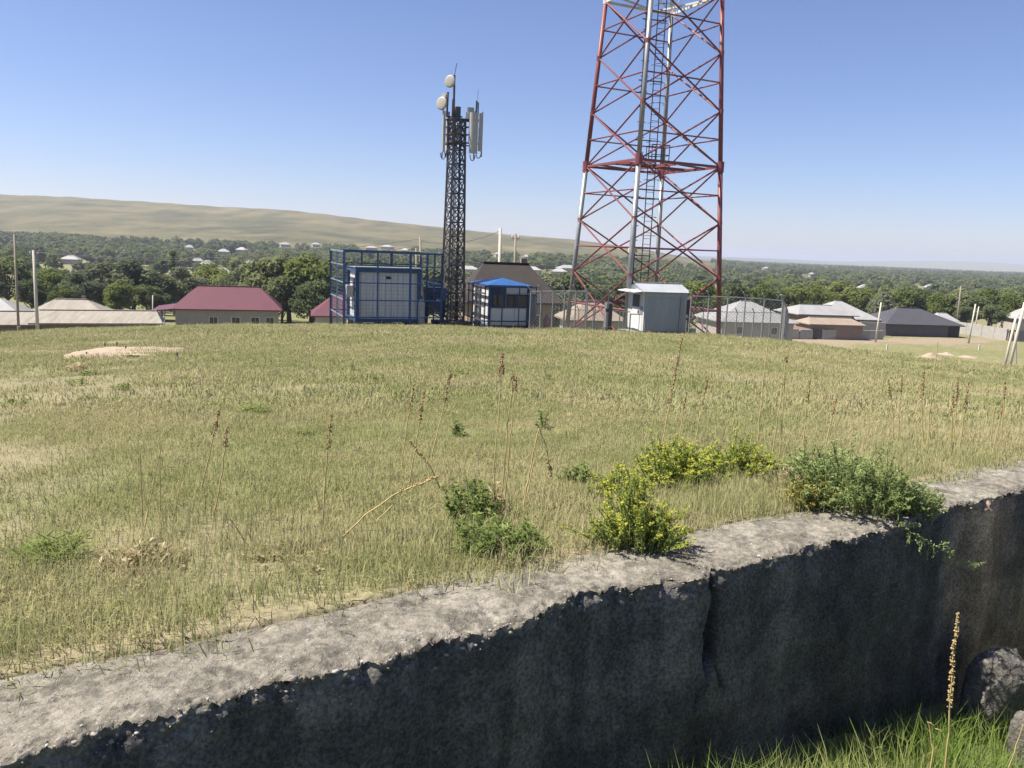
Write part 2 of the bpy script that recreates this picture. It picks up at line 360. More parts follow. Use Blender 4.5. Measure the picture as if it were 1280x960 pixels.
for x in range(950, 1215, 8): px_patch([(x, 424.5+.006*(x-960)), (x+4, 427)], 3.0, 60)
for x in range(1190, 1285, 10): px_patch([(x, 424)], 2.5, 60, .7)
for k, x in enumerate(range(1190, 1275, 9)): px_patch([(x, 454+.09*(x-1190)+.6*(k % 2))], .8, 20)
px_patch([(1095, 443), (1040, 430), (1010, 421)], 3., 60, .8)
px_patch([(20, 445), (55, 438)], .7, 6, .5)
def bare_fac(x, y): return np.clip(.72+1.5*fbm(x/1.9, y/1.9, 4, 171)-.35*np.clip(-x/np.maximum(y, 4)-.15, 0, .5)+.45*np.exp(-((x/np.maximum(y, 4)-.0)/.16)**2)-.38*np.exp(-(np.maximum((x-WO[0])*WM[0]+(y-WO[1])*WM[1]-.45, 0)/.9)**2), .08, 1)
dirt = np.maximum(dirt, .55*sm((.55-bare_fac(X, Y))/.4)*(Y < 60)); dirt = np.maximum(dirt, .75*sm((.95+.5*fbm(X*1.5, Y*1.5, 3, 19)-Vg)/.4))
lush = np.clip(.5+fbm(X/14, Y/14, 3, 21)*1.2 + .35*np.exp(-((A-.0)/.18)**2)*sm((Y-5)/8), 0, 1)
me = fast_mesh('ground', np.stack([X, Y, Z], -1).reshape(-1, 3), grid_quads(nu, nv),
               {'hill': hillm.ravel(), 'dirt': np.clip(dirt, 0, 1).ravel(), 'lush': lush.ravel()})
ground = link('ground', me, M['ground'], smooth=True, kind='structure')
# pit in front of the wall, and the ground the photographer stands on
def strip(name, prof, mat, nu_=160, amp=.04):
    us = np.linspace(-14, 16, nu_); pr = np.array(prof)
    V2, U2 = np.meshgrid(np.arange(len(pr)), us, indexing='ij'); d = pr[V2, 0]; k = pr[V2, 1]
    x = WO[0]+U2*WE[0]-d*WM[0]; y = WO[1]+U2*WE[1]-d*WM[1]
    z = pit_z(x, y)*k + (1-k)*pr[V2, 2] + fbm(x*1.5, y*1.5, 3, 9)*amp
    n_ = x.size
    me = fast_mesh(name, np.stack([x, y, z], -1).reshape(-1, 3), grid_quads(nu_, len(pr))[:, ::-1], {'hill': np.zeros(n_), 'dirt': np.zeros(n_), 'lush': np.ones(n_)})
    return link(name, me, mat, smooth=True, kind='structure')
strip('pit_floor', [(-.1, 1, 0)] + [(d, 1, 0) for d in np.linspace(.1, 2.3, 14)], M['ground'])
strip('bank', [(2.25, 1, 0), (2.32, .5, -1.62), (2.36, 0, -1.62), (2.5, 0, -1.56), (4, 0, -1.55), (8, 0, -1.6), (20, 0, -1.9), (60, 0, -3)], M['ground'], amp=.05)

# ------------------------------------------------------------------ the old concrete wall
def wall_pt(u, d, z): return np.array([WO[0]+u*WE[0]-d*WM[0], WO[1]+u*WE[1]-d*WM[1], z])   # d > 0 towards the camera
def px_u(x, y, z=ZT):                                   # wall coordinate under a pixel of the top plane
    p = ray(x, y); p = p*z/p[2]; return float((p[0]-WO[0])*WE[0]+(p[1]-WO[1])*WE[1])
def face_uz(x, y):                                      # wall coordinates on the front face
    d = ray(x, y); t = (WO@WM)/(d[0]*WM[0]+d[1]*WM[1]); p = d*t
    return float((p[0]-WO[0])*WE[0]+(p[1]-WO[1])*WE[1]), float(p[2])
us = np.concatenate([np.linspace(-10, -.45, 60)[:-1], np.arange(-.45, 8.2, .0105), np.linspace(8.2, 14, 50)[1:]])
NT, NF = 54, 96
def edge_wide(u):                                       # how far the front lip has crumbled back
    e = np.abs(fbm(u*1.7, 0*u+3.1, 2, 31))*.06 + np.abs(fbm(u*5, 0*u, 2, 32))*.02
    for x, y, dd, wdt in ((705, 755, .09, .24), (775, 735, .05, .2), (560, 800, .04, .2), (350, 868, .03, .2), (1205, 628, .05, .2)): e = e + dd*np.exp(-((u-px_u(x, y))/wdt)**2)
    return e
def edge_fine(u):
    e = np.abs(fbm(u*9, 0*u, 3, 34))*.035 + np.abs(fbm(u*26, 0*u, 2, 33))*.03
    for x, y, dd, wdt in ((835, 723, .05, .04), (470, 838, .05, .035), (893, 712, .06, .04), (1235, 622, .05, .05), (640, 785, .03, .05), (740, 742, .05, .06), (250, 890, .03, .05), (150, 915, .03, .04), (1000, 680, .03, .05)): e = e + dd*np.exp(-((u-px_u(x, y))/wdt)**2)
    return e
def edge_in(u): return edge_wide(u)+.75*edge_fine(u)
def back_out(u): return .49 + fbm(u*.9, 0*u, 3, 41)*.10 + .10*np.exp(-((u-px_u(650, 720))/.5)**2)
U2, S2 = np.meshgrid(us, np.concatenate([1-(1-np.linspace(0, 1, NT))**1.25, 1+np.linspace(0, 1, NF+1)[1:]**1.5]), indexing='xy')
e = edge_in(U2); bo = back_out(U2)
top = S2 <= 1
st = np.clip(S2, 0, 1); sf = np.clip(S2-1, 0, 1)
d_top = -bo*(1-st) - e*st
d = np.where(top, d_top, 0); z = np.where(top, ZT, 0)
nn = fbm(U2*3, d_top*3, 4, 51); n2 = fbm(U2*22, d_top*22, 3, 55); n3 = fbm(U2*55, d_top*55, 2, 58)
pit_ = np.clip(fbm(U2*9, d_top*9, 3, 57)-.28, 0, 1); ztop = ZT + nn*.026 + n2*.0065 + n3*.0045 - pit_*.05
# crumble towards the front lip; hollows on the top
lip = np.exp(-(1-st)*bo/.028); n4 = fbm(U2*38, d_top*38, 3, 59); ztop = ztop - lip*(.002+.045*np.abs(n4)+.03*np.abs(n2)) - np.exp(-(1-st)*bo/.12)*.012*np.clip(n4, 0, 1)*2 - np.exp(-(st)*bo/.05)*.012
for x, y, dp, ru, rd in ((540, 745, .045, .10, .05), (600, 768, .02, .12, .06), (690, 730, .015, .15, .06), (300, 850, .012, .2, .06), (880, 690, .012, .1, .05)):
    p = ray(x, y); p = p*ZT/p[2]; u0 = (p[0]-WO[0])*WE[0]+(p[1]-WO[1])*WE[1]; d0 = -((p[0]-WO[0])*WM[0]+(p[1]-WO[1])*WM[1])
    ztop = ztop - dp*np.exp(-((U2-u0)/ru)**2-((d_top-d0)/rd)**2)*(.6+.8*np.abs(n2))
# thin crack that crosses the top
cx0, cx1 = px_u(740, 690), px_u(893, 712); q = np.clip((U2-cx0)/(cx1-cx0), 0, 1)
dc = -.40+.33*q+fbm(U2*6, U2*0, 2, 61)*.05
ztop = ztop - .022*np.exp(-((d_top-dc)/.011)**2)*((U2 > cx0) & (U2 < cx1))
e1 = edge_wide(us)[None, :]; e2 = edge_fine(us)[None, :]
zf = ZT - .012 - sf*1.9
zd = sf*1.9; prof = np.exp(-(zd/.34)**2); pr2 = np.exp(-(zd/.07)**2)                            # the lip rounds back into the face
df = -e1 - .75*e2*np.exp(-(zd/.05)**2) + (fbm(U2*2.2, zf*2.2, 4, 71)*.035 + fbm(U2*14, zf*14, 3, 75)*.012)*(1-.4*prof) + fbm(U2*30, zf*30, 3, 77)*.035*pr2
def crack(pts, wd, dep):
    global df
    P = np.array([face_uz(*p) for p in pts])
    for i in range(len(P)-1):
        zz = np.clip((zf-P[i, 1])/(P[i+1, 1]-P[i, 1]+1e-9), 0, 1); uc = P[i, 0]+(P[i+1, 0]-P[i, 0])*zz + fbm(zf*18, zf*0+i, 2, 81)*.012
        ww_ = wd[i]+(wd[i+1]-wd[i])*zz
        inn = (zf <= max(P[i, 1], P[i+1, 1])+.004) & (zf >= min(P[i, 1], P[i+1, 1])-.004) & (S2 > 1)
        df = df - np.where(inn, dep*sm(1.6-np.abs(U2-uc)/np.maximum(ww_, .008)), 0)
crack([(893, 716), (897, 745), (893, 790), (891, 830), (884, 845)], (.020, .016, .035, .036, .008), .20)
crack([(888, 838), (872, 880), (860, 915)], (.012, .010, .008), .03)
crack([(897, 832), (904, 860)], (.012, .008), .03)
d = np.where(top, d_top, df); z = np.where(top, ztop, zf)
z = np.where(~top & (sf < .02), np.minimum(z, ZT-.015), z)
WX = WO[0]+U2*WE[0]-d*WM[0]; WY = WO[1]+U2*WE[1]-d*WM[1]
ub = face_uz(1180, 700)[0]
brown = sm((U2-ub)/.6)*np.clip(.7+fbm(U2*2, zf, 3, 91), 0, 1)
facea = np.where(top, 0, sm((sf*1.9-.010+.03*fbm(U2*9, zf*3, 2, 93))/.03))  # mask of the shade-dark face colour, starting right under the lip
# close the back and the ends: the back face goes straight down into the soil
v_main = np.stack([WX, WY, z], -1)
vb = np.stack([WX[0], WY[0], np.full(len(us), ZT-.7)], -1)[None]
v_all = np.concatenate([vb, v_main]); nr = v_all.shape[0]
att = lambda a_: np.concatenate([np.zeros((1, len(us))), a_]).ravel()
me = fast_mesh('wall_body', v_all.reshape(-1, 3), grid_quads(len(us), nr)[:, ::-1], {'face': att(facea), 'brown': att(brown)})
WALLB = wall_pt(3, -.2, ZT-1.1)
wall = thing('concrete_wall', (0, 0, 0), 'crumbling old concrete retaining wall with a stained face painted dark for shade and cracked lip', 'wall')
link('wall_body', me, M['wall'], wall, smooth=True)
def top_z(u, d_):                                        # wall surface height near a spot on the top
    j = int(np.argmin(np.abs(us-u))); i = int(np.argmin(np.abs(d_top[:NT, j]-d_))); return float(ztop[i, j])
ICO = None
def ico():
    global ICO
    if ICO is None:
        import bmesh
        b = bmesh.new(); bmesh.ops.create_icosphere(b, subdivisions=2, radius=1)
        ICO = (np.array([v.co[:] for v in b.verts]), np.array([[v.index for v in f.verts] for f in b.faces])); b.free()
    return ICO
def blob(c, r3, seed=0, amp=.18, ang=0.):
    v, f = ico(); n = fbm(v[:, 0]*1.3+seed*3.7, v[:, 1]*1.3+v[:, 2]*1.7, 2, 101)
    p = v*(1+amp*n[:, None]*2)*np.array(r3); ca, sa = math.cos(ang), math.sin(ang)
    return np.stack([p[:, 0]*ca-p[:, 1]*sa, p[:, 0]*sa+p[:, 1]*ca, p[:, 2]], 1)+np.array(c), f
def pebble_geo(c, s, seed):
    r3 = s*np.array([random.uniform(.8, 1.25), random.uniform(.6, .9), random.uniform(.45, .7)])
    return blob(c, r3, seed, .22, random.uniform(0, 6.3))
inw = np.array([*WM, 0.])
def surf(row, j): return np.array([WX[row, j], WY[row, j], z[row, j]])
def near_px(x, y):                                        # nearest wall vertex to a pixel, on the top or the lip
    D = WY*_f[1]+z*_f[2]; sx = 640+FPX*(WX*_r[0]+WY*_r[1]+z*_r[2])/D; sy = 480-FPX*(WX*_u[0]+WY*_u[1]+z*_u[2])/D
    k = np.where(D > .5, (sx-x)**2+(sy-y)**2, 1e9)[:NT+14]; i, j = np.unravel_index(int(np.argmin(k)), k.shape); return surf(i, j)
big = [(637, 789, .018), (505, 800, .010), (170, 915, .011), (183, 906, .011), (893, 731, .015), (1215, 626, .018), (440, 846, .013), (455, 828, .014), (625, 793, .012), (660, 780, .013), (560, 818, .012), (545, 838, .011), (720, 745, .012), (728, 752, .014), (330, 868, .015), (310, 862, .012),
       (360, 863, .013), (230, 892, .014), (120, 918, .014), (90, 930, .014), (385, 800, .010), (700, 770, .011), (1108, 652, .013), (1050, 668, .012), (985, 684, .012), (950, 695, .011), (860, 716, .011), (815, 720, .011), (140, 925, .013), (205, 902, .012), (285, 878, .012), (420, 838, .013), (595, 806, .012), (1180, 640, .012), (1250, 622, .013)]
jv = np.where((us > -.4) & (us < 8.1))[0]
spots = [(near_px(x, y), s_) for x, y, s_ in big] + [(surf(NT-1+random.randint(-4, 9), int(random.choice(jv))), random.uniform(.008, .013)) for _ in range(30)]
for i, (c, s_) in enumerate(spots):
    b = MB(); v, f = pebble_geo(c+inw*s_*.4-np.array([0, 0, s_*.3]), s_, i); b.add(v, f, .95 if i in (0, 2, 3, 5, 6) else np.clip(random.gauss(.4, .2), 0, 1)); b.build('pebble', M['pebble'], wall, True, 'lv')
b = MB()
for i in range(1700):
    j = int(random.choice(jv))
    if random.random() < .55: s_ = random.uniform(.003, .008); c = surf(NT-1+int(random.gauss(2, 6)), j)+inw*s_*.45-np.array([0, 0, s_*.3])
    else: c = surf(random.randint(2, NT-2), j)-np.array([0, 0, .001]); s_ = random.uniform(.002, .0055)
    v, f = pebble_geo(c, s_, i); b.add(v, f, np.clip(random.gauss(.42, .22), 0, 1))
b.build('aggregate', M['pebble'], wall, True, 'lv', 'stuff')
# fallen lump of concrete in the pit
def boulder(name, c, r3, label, ang, seed, mat, cat='rubble'):
    import bmesh
    bm = bmesh.new(); bmesh.ops.create_icosphere(bm, subdivisions=5, radius=1); v = np.array([q.co[:] for q in bm.verts]); f = [[q.index for q in p.verts] for p in bm.faces]; bm.free()
    v = np.sign(v)*np.abs(v)**.62; v *= (1+.22*fbm(v[:, 0]*1.5+seed, v[:, 1]*1.5+v[:, 2], 4, 111)+.07*fbm(v[:, 0]*7+v[:, 2]*5, v[:, 1]*7-v[:, 2]*4, 3, 113))[:, None]
    v = v*np.array(r3); ca, sa = math.cos(ang), math.sin(ang); v = np.stack([v[:, 0]*ca-v[:, 1]*sa, v[:, 0]*sa+v[:, 1]*ca, v[:, 2]], 1)
    b = MB(); b.add(v+np.array(c), f); o = b.build(name, mat, None, True); return tag(o, label, cat)
M['lump'] = NM('broken_concrete'); _m = M['lump']; _p = _m.pos(); _n = _m.noise(_p, 5., 6, .65); _n2 = _m.noise(_p, 45., 4, .6)
M['lump'] = _m.bsdf(_m.ramp(_m.math('ADD', _m.math('MULTIPLY', _n, .5), _m.math('MULTIPLY', _n2, .5)), ((.35, (.07, .066, .06)), (.52, (.13, .122, .108)), (.68, (.25, .235, .205)))), .95, 0, .1, _n2, .8, .02)  # tone darkened to carry the wall's shadow over the lump
c = W(1250, 880, 4.66); boulder('concrete_lump', (c[0], c[1], pit_z(c[0], c[1])+.22), (.24, .13, .32), 'broken lump of concrete lying in the pit against the wall', R_(20), 2., M['lump'])
c = W(1290, 905, 4.2); boulder('concrete_lump', (c[0], c[1], pit_z(c[0], c[1])+.18), (.09, .10, .19), 'sunlit rough concrete stone beside the larger lump in the pit', R_(50), 5., M['lump'])

# ------------------------------------------------------------------ parts shared by the built things
def part(parent, name, mat, fn, smooth=False, kind=None):
    b = MB(); fn(b); return b.build(name, mat, parent, smooth, None, kind)
def shared_beam(parent, name, mat, p, q, wd, ht=None):   # beams as parts
    return part(parent, name, mat, lambda b: b.beam(p, q, wd, ht))
def repeat(o, n, step):
    for i in range(1, n+1):
        c_ = o.copy(); COL.objects.link(c_); c_.parent = o.parent; c_.location = tuple(np.array(step)*i); ROOT[c_.name] = root_of(o)
class Frame:                                             # a local frame standing on the ground
    def __init__(s, o, ang): s.o = np.array(o, float); s.a = ang; s.x = np.array([math.cos(ang), math.sin(ang), 0]); s.y = np.array([-math.sin(ang), math.cos(ang), 0]); s.z = np.array([0, 0, 1.])
    def __call__(s, x, y, z): return s.o + s.x*x + s.y*y + s.z*z
    def box(s, b, x0, x1, y0, y1, z0, z1): return b.box(s((x0+x1)/2, (y0+y1)/2, (z0+z1)/2), (abs(x1-x0), abs(y1-y0), abs(z1-z0)), s.a)
def ribbed(b, F_, x0, x1, y, z0, z1, pitch=.12, dep=.018, axis='x', out=-1):
    """corrugated sheet standing up: a run of trapezoid ribs"""
    n = max(2, int(round((x1-x0)/pitch))); xs = []; ds = []
    for i in range(n):
        for k, dd in ((0, 0), (.3, 0), (.45, 1), (.85, 1)): xs.append(x0+(x1-x0)*(i+k)/n); ds.append(dd*dep*out)
    xs.append(x1); ds.append(0)
    P = [(F_(x, y+d_, zz) if axis == 'x' else F_(y+d_, x, zz)) for zz in (z0, z1) for x, d_ in zip(xs, ds)]
    m = len(xs); b.add(P, [(i, i+1, m+i+1, m+i) for i in range(m-1)])
def wire_grid(F_, x0, x1, y0, y1, z0, z1, step, r, vert=True, horiz=True, step_z=None):
    b = MB(); L = math.hypot(x1-x0, y1-y0); n = max(1, int(L/step)); k = max(1, int((z1-z0)/(step_z or step)))
    if vert:
        for i in range(1, n): q = i/n; b.beam(F_(x0+(x1-x0)*q, y0+(y1-y0)*q, z0), F_(x0+(x1-x0)*q, y0+(y1-y0)*q, z1), r)
    if horiz:
        for i in range(1, k): zz = z0+(z1-z0)*i/k; b.beam(F_(x0, y0, zz), F_(x1, y1, zz), r)
    return b
def chain_link(F_, x0, x1, y0, y1, z0, z1, step, r):
    b = MB(); L = math.hypot(x1-x0, y1-y0); Hh = z1-z0; n = int((L+Hh)/step)
    P = lambda s_, h_: F_(x0+(x1-x0)*s_/L, y0+(y1-y0)*s_/L, z0+h_)
    for i in range(1, n):
        c_ = i*step
        a0 = max(0, c_-Hh); a1 = min(L, c_)
        if a1-a0 > .01: b.beam(P(a0, c_-a0), P(a1, c_-a1), r); b.beam(P(a0, Hh-(c_-a0)), P(a1, Hh-(c_-a1)), r)
    return b

# ------------------------------------------------------------------ tall red lattice tower
TT = 43.; tc_ = at(801.5, TT); TB = tc_[2]-.15
z_at = lambda x, y, t: W(x, y, t)[2]
zs_px = [(0, 410), (1, 338.7), (2, 275), (3, 208.5), (4, 143), (5, 74.5), (6, 4.6)]
tA = TT+.33*3.8
nodez = [z_at(710+(760-710)*(410-y)/410., y, tA) for _, y in zs_px]
nodez[0] = TB
for k in range(6): nodez.append(nodez[-1]+2.95)
Rb, Rt = 4.12, 2.92; zt0 = nodez[6]
def RR(z): return Rb+(Rt-Rb)*(z-TB)/(zt0-TB)
TA0 = math.atan(.33/.945)+.0
corner = {'A': (-.945, .33), 'B': (-.33, -.945), 'C': (.33, .945), 'D': (.945, -.33)}
xt_top = W(832, 4.6, TT)[0]                              # the axis as seen; the tower stands upright
def TP(k, z): cx, cy = corner[k]; r_ = RR(z); return np.array([tc_[0]+cx*r_, tc_[1]+cy*r_, z])
tower = thing('lattice_tower', (tc_[0], tc_[1], TB), 'tall red and white lattice communications tower on four splayed legs', 'tower')
legmat = {'A': ('galv', 'red'), 'B': ('galv', 'galv'), 'C': ('galv', 'galv'), 'D': ('red', 'red')}
nb = len(nodez)-1
for k in 'ABCD':
    zf_ = gz(*TP(k, TB)[:2])-.1
    part(tower, 'leg', M[legmat[k][0]], lambda b: b.tube([TP(k, zf_), TP(k, nodez[3])], .125, 10), True)
    part(tower, 'leg', M[legmat[k][1]], lambda b: b.tube([TP(k, nodez[3]), TP(k, nodez[6])], .115, 10), True)
    part(tower, 'leg', M['white_paint'], lambda b: b.tube([TP(k, nodez[6]), TP(k, nodez[-1])], .105, 10), True)
    part(tower, 'footing', M['block'], lambda b: b.box(TP(k, zf_)+np.array([0, 0, .02]), (.7, .7, .36), .33))
    for i in range(1, nb+1):
        p = TP(k, nodez[i]); big_ = i == 3
        part(tower, 'gusset', M['red' if i < 6 else 'white_paint'], lambda b: b.tube([p-np.array([0, 0, .26 if big_ else .11]), p+np.array([0, 0, .26 if big_ else .11])], (.19 if big_ else .13), 8))
for i in range(nb):
    mt = 'red' if i < 6 else 'white_paint'; z0_, z1_ = nodez[i], nodez[i+1]; zm = (z0_+z1_)/2
    for a_, b_ in ('AB', 'BD', 'DC', 'CA'):
        for (p, q) in ((TP(a_, z1_), TP(b_, z0_)), (TP(b_, z1_), TP(a_, z0_))):
            part(tower, 'brace', M[mt], lambda b: b.tube([p, q], .044, 6))
        part(tower, 'strut', M[mt], lambda b: b.tube([TP(a_, zm), TP(b_, zm)], .038 if i else .055, 6))
        if i in (2, 5, 9):
            part(tower, 'ring_beam', M[mt if i != 5 else 'white_paint'], lambda b: b.beam(TP(a_, z1_), TP(b_, z1_), .08, .12))
            part(tower, 'ring_beam', M[mt if i != 5 else 'white_paint'], lambda b: b.beam(TP(a_, z1_)*.75+TP(b_, z1_)*.25, TP({'A': 'C', 'B': 'A', 'D': 'B', 'C': 'D'}[a_], z1_)*.75+TP(a_, z1_)*.25, .07, .09))
# work platform with a railing, ladder with rungs, cable ladder
zp = nodez[3]; cxy = tc_[:2]
LF = Frame((tc_[0]-.15, tc_[1]+.1, TB), R_(12))
part(tower, 'platform', M['galv'], lambda b: [LF.box(b, -.9+i*.16, -.9+i*.16+.09, -.45, .45, zp-TB+.10, zp-TB+.13) for i in range(12)])
part(tower, 'platform_beam', M['red'], lambda b: [b.beam(TP('A', zp)*.5+TP('B', zp)*.5, TP('C', zp)*.5+TP('D', zp)*.5, .1, .14), b.beam(TP('A', zp)*.5+TP('C', zp)*.5, TP('B', zp)*.5+TP('D', zp)*.5, .1, .14)])
def rail(b):
    for x in (.0, .5, .95):
        for y in (-.4, .4): b.beam(LF(x, y, zp-TB+.1), LF(x, y, zp-TB+1.1), .04)
    for zz in (.6, 1.1):
        for y in (-.4, .4): b.beam(LF(0, y, zp-TB+zz), LF(.95, y, zp-TB+zz), .035)
        b.beam(LF(.95, -.4, zp-TB+zz), LF(.95, .4, zp-TB+zz), .035)
part(tower, 'railing', M['dark_steel'], rail)
zl0, zl1 = gz(*cxy)-TB, nodez[-1]-TB
for x in (-.02, .40): part(tower, 'ladder_rail', M['dark_steel'], lambda b: b.beam(LF(x, 0, zl0), LF(x, 0, zl1), .045))
rg_ = part(tower, 'rung', M['dark_steel'], lambda b: b.beam(LF(-.02, 0, zl0+.3), LF(.40, 0, zl0+.3), .022))
repeat(rg_, int((zl1-zl0)/.3)-2, (0, 0, .3))
hp_ = part(tower, 'ladder_hoop', M['dark_steel'], lambda b: b.tube([LF(.19+.38*math.cos(t_), -.02-.62*math.sin(t_), zl0+2.4) for t_ in np.linspace(-.05, math.pi+.05, 9)], .014, 4))
repeat(hp_, int((zl1-zl0-2.4)/.95)-1, (0, 0, .95))
for x in (-.62, -.44): part(tower, 'cable_rail', M['dark_steel'], lambda b: b.beam(LF(x, .05, zl0+.2), LF(x, .05, zl1), .05))
cs_ = part(tower, 'cable_step', M['dark_steel'], lambda b: b.beam(LF(-.72, .05, zl0+.5), LF(-.30, .05, zl0+.5), .035))
repeat(cs_, int((zl1-zl0)/.75)-2, (0, 0, .75))
for x in (-.575, -.53, -.49): part(tower, 'cable', M['cable'], lambda b: b.tube([LF(x, .0, zz) for zz in np.linspace(zl0+.1, zl1, 12)], .022, 5))
for q in range(int((zl1-2)/2.9)): part(tower, 'bracket', M['dark_steel'], lambda b: (b.beam(LF(-.8, .05, 1.4+q*2.95), LF(.5, .05, 1.4+q*2.95), .05)))
part(tower, 'junction_box', M['yellow'], lambda b: b.box(W(791, 312, 42.4), (.42, .25, .30), .2))

# ------------------------------------------------------------------ slim dark antenna mast
TM = 40.; mb_ = at(565, TM); ZB = mb_[2]
mast = thing('antenna_mast', (mb_[0], mb_[1], ZB), 'slim dark lattice antenna mast carrying white panels and two dishes', 'mast')
MF = Frame((mb_[0], mb_[1], ZB), R_(28))
htop = W(574, 150, TM)[2]-ZB
part(mast, 'plinth', M['dark_concrete'], lambda b: MF.box(b, -.85, .75, -.7, .7, -.25, .30))
mw = lambda h: .44+(.29-.44)*h/htop
cnr = [(-1, -1), (1, -1), (1, 1), (-1, 1)]
MC = lambda k, h: MF(cnr[k][0]*mw(h), cnr[k][1]*mw(h), h)
for k in range(4): part(mast, 'leg', M['dark_steel'], lambda b: b.beam(MC(k, .28), MC(k, htop), .10, .10))
hs = np.linspace(.3, htop, 15)
for i in range(14):
    h0, h1 = hs[i], hs[i+1]
    for k in range(4):
        j = (k+1) % 4; mt = M['dark_steel']
        if (i*4+k) % 9 == 2: mt = M['galv']
        shared_beam(mast, 'brace', mt, MC(k, h0), MC(j, h1), .042); shared_beam(mast, 'brace', M['dark_steel'], MC(j, h0), MC(k, h1), .042)
        shared_beam(mast, 'strut', M['dark_steel'], MC(k, h1), MC(j, h1), .055)
part(mast, 'cable_bundle', M['galv'], lambda b: [b.beam(MF(-.06+.05*i, -.05, .3), MF(-.06+.05*i, -.05, htop-.5), .03) for i in range(2)])
part(mast, 'ladder', M['dark_steel'], lambda b: [b.beam(MF(x, .1, .3), MF(x, .1, htop), .04) for x in (-.05, .2)]+[b.beam(MF(-.05, .1, .6+i*.3), MF(.2, .1, .6+i*.3), .025) for i in range(int(htop/.3)-2)])
zpl = W(575, 178, TM)[2]-ZB
part(mast, 'platform', M['dark_steel'], lambda b: MF.box(b, -.42, .42, -.42, .42, zpl-.06, zpl))
def mrail(b):
    for x, y in cnr + [(0, -1), (0, 1), (1, 0), (-1, 0)]: b.beam(MF(x*.44, y*.44, zpl), MF(x*.44, y*.44, zpl+1.05), .045)
    for h in (.35, .7, 1.05):
        for k in range(4): j = (k+1) % 4; b.beam(MF(cnr[k][0]*.44, cnr[k][1]*.44, zpl+h), MF(cnr[j][0]*.44, cnr[j][1]*.44, zpl+h), .04)
part(mast, 'railing', M['dark_steel'], mrail)
part(mast, 'radio_unit', M['dark_steel'], lambda b: b.box(W(572, 142, TM), (.24, .22, .62), .4))
part(mast, 'radio_unit', M['antenna'], lambda b: b.box(W(573, 165, TM), (.2, .18, .5), .4))
part(mast, 'radio_unit', M['antenna'], lambda b: b.box(W(588, 143, TM+.2), (.3, .2, .62), .4))
def panel_ant(x0, y0, x1, y1, wd, dp, ang, t):
    p, q = W(x0, y0, t), W(x1, y1, t)
    c_ = (p+q)/2; hgt = abs(p[2]-q[2])
    b = MB(); n = 10; prof_ = [(wd/2*math.cos(a), dp*math.sin(a)) for a in np.linspace(math.pi, 2*math.pi, n)]
    ca, sa = math.cos(ang), math.sin(ang)
    vs = [(c_[0]+x*ca-y*sa, c_[1]+x*sa+y*ca, c_[2]+zz) for zz in (-hgt/2, hgt/2) for x, y in prof_]
    b.add(vs, [(i, (i+1) % n, n+(i+1) % n, n+i) for i in range(n)]+[tuple(range(n))[::-1], tuple(range(n, 2*n))])
    o = b.build('panel_antenna', M['antenna'], mast)
    part_child(o, 'mounting_pipe', M['galv'], lambda b: b.beam((c_[0]-sa*-.12, c_[1]+.13, c_[2]-hgt/2-.25), (c_[0]-sa*-.12, c_[1]+.13, c_[2]+hgt/2+.1), .06))
    part_child(o, 'jumper_cable', M['cable'], lambda b: b.tube([(c_[0]+.12*math.cos(t_)-.02, c_[1]+.02, c_[2]-hgt/2-.05-.28*math.sin(t_)) for t_ in np.linspace(0, math.pi, 9)], .022, 5))
    for s_ in (-.3, .3):
        part_child(o, 'arm', M['dark_steel'], lambda b: b.beam((c_[0], c_[1]+.1, c_[2]+s_*hgt), (mb_[0]+np.sign(c_[0]-mb_[0])*.2, mb_[1], c_[2]+s_*hgt), .05))
def part_child(o, name, mat, fn): return part(o, name, mat, fn)
panel_ant(556, 139, 554, 190, .17, .10, R_(-40), TM-.2)
panel_ant(561, 140, 559, 188, .17, .10, R_(-30), TM+.3)
panel_ant(594, 141, 590, 192, .42, .12, R_(15), TM-.3)
panel_ant(601, 142, 598, 189, .30, .12, R_(70), TM+.1)
def dish(px, py, rad, t, face):
    c_ = W(px, py, t); f3 = np.array(face, float); f3 /= np.linalg.norm(f3)
    u3 = np.cross(f3, (0, 0, 1)); u3 /= np.linalg.norm(u3); v3 = np.cross(u3, f3)
    b = MB(); rows = [(0., .10), (.5, .085), (.8, .05), (.96, .0), (1., -.05), (1., -.22), (.7, -.30), (.25, -.34)]
    n = 24; vs = [c_+rad*(r_*math.cos(a)*u3+r_*math.sin(a)*v3+h_*f3*1.) for r_, h_ in rows[1:] for a in np.arange(n)*2*math.pi/n]
    m_ = len(rows)-1; vs.append(c_+rad*rows[0][1]*f3); vs.append(c_-rad*.34*f3)
    fs = [(i*n+j, (i+1)*n+j, (i+1)*n+(j+1) % n, i*n+(j+1) % n) for i in range(m_-1) for j in range(n)]
    fs += [(m_*n, j, (j+1) % n) for j in range(n)] + [(m_*n+1, (m_-1)*n+(j+1) % n, (m_-1)*n+j) for j in range(n)]
    b.add(vs, fs); o = b.build('dish', M['dish'], mast, True)
    return o, c_, f3
o, c1, f1 = dish(562, 101.5, .29, TM-.25, (-.45, -.86, .02))
part_child(o, 'mount', M['dark_steel'], lambda b: b.beam(c1-f1*.08, W(567.5, 103, TM), .09))
o, c2, f2 = dish(551.5, 129, .31, TM-.3, (-.55, -.80, .02))
part_child(o, 'mount', M['dark_steel'], lambda b: b.beam(c2-f2*.08, W(558.5, 128, TM), .09))
part(mast, 'radio_unit', M['antenna'], lambda b: b.tube([W(554.5, 119.5, TM-.2), W(554.5, 119.5, TM-.2)+np.array([.1, .16, 0])], .13, 14))
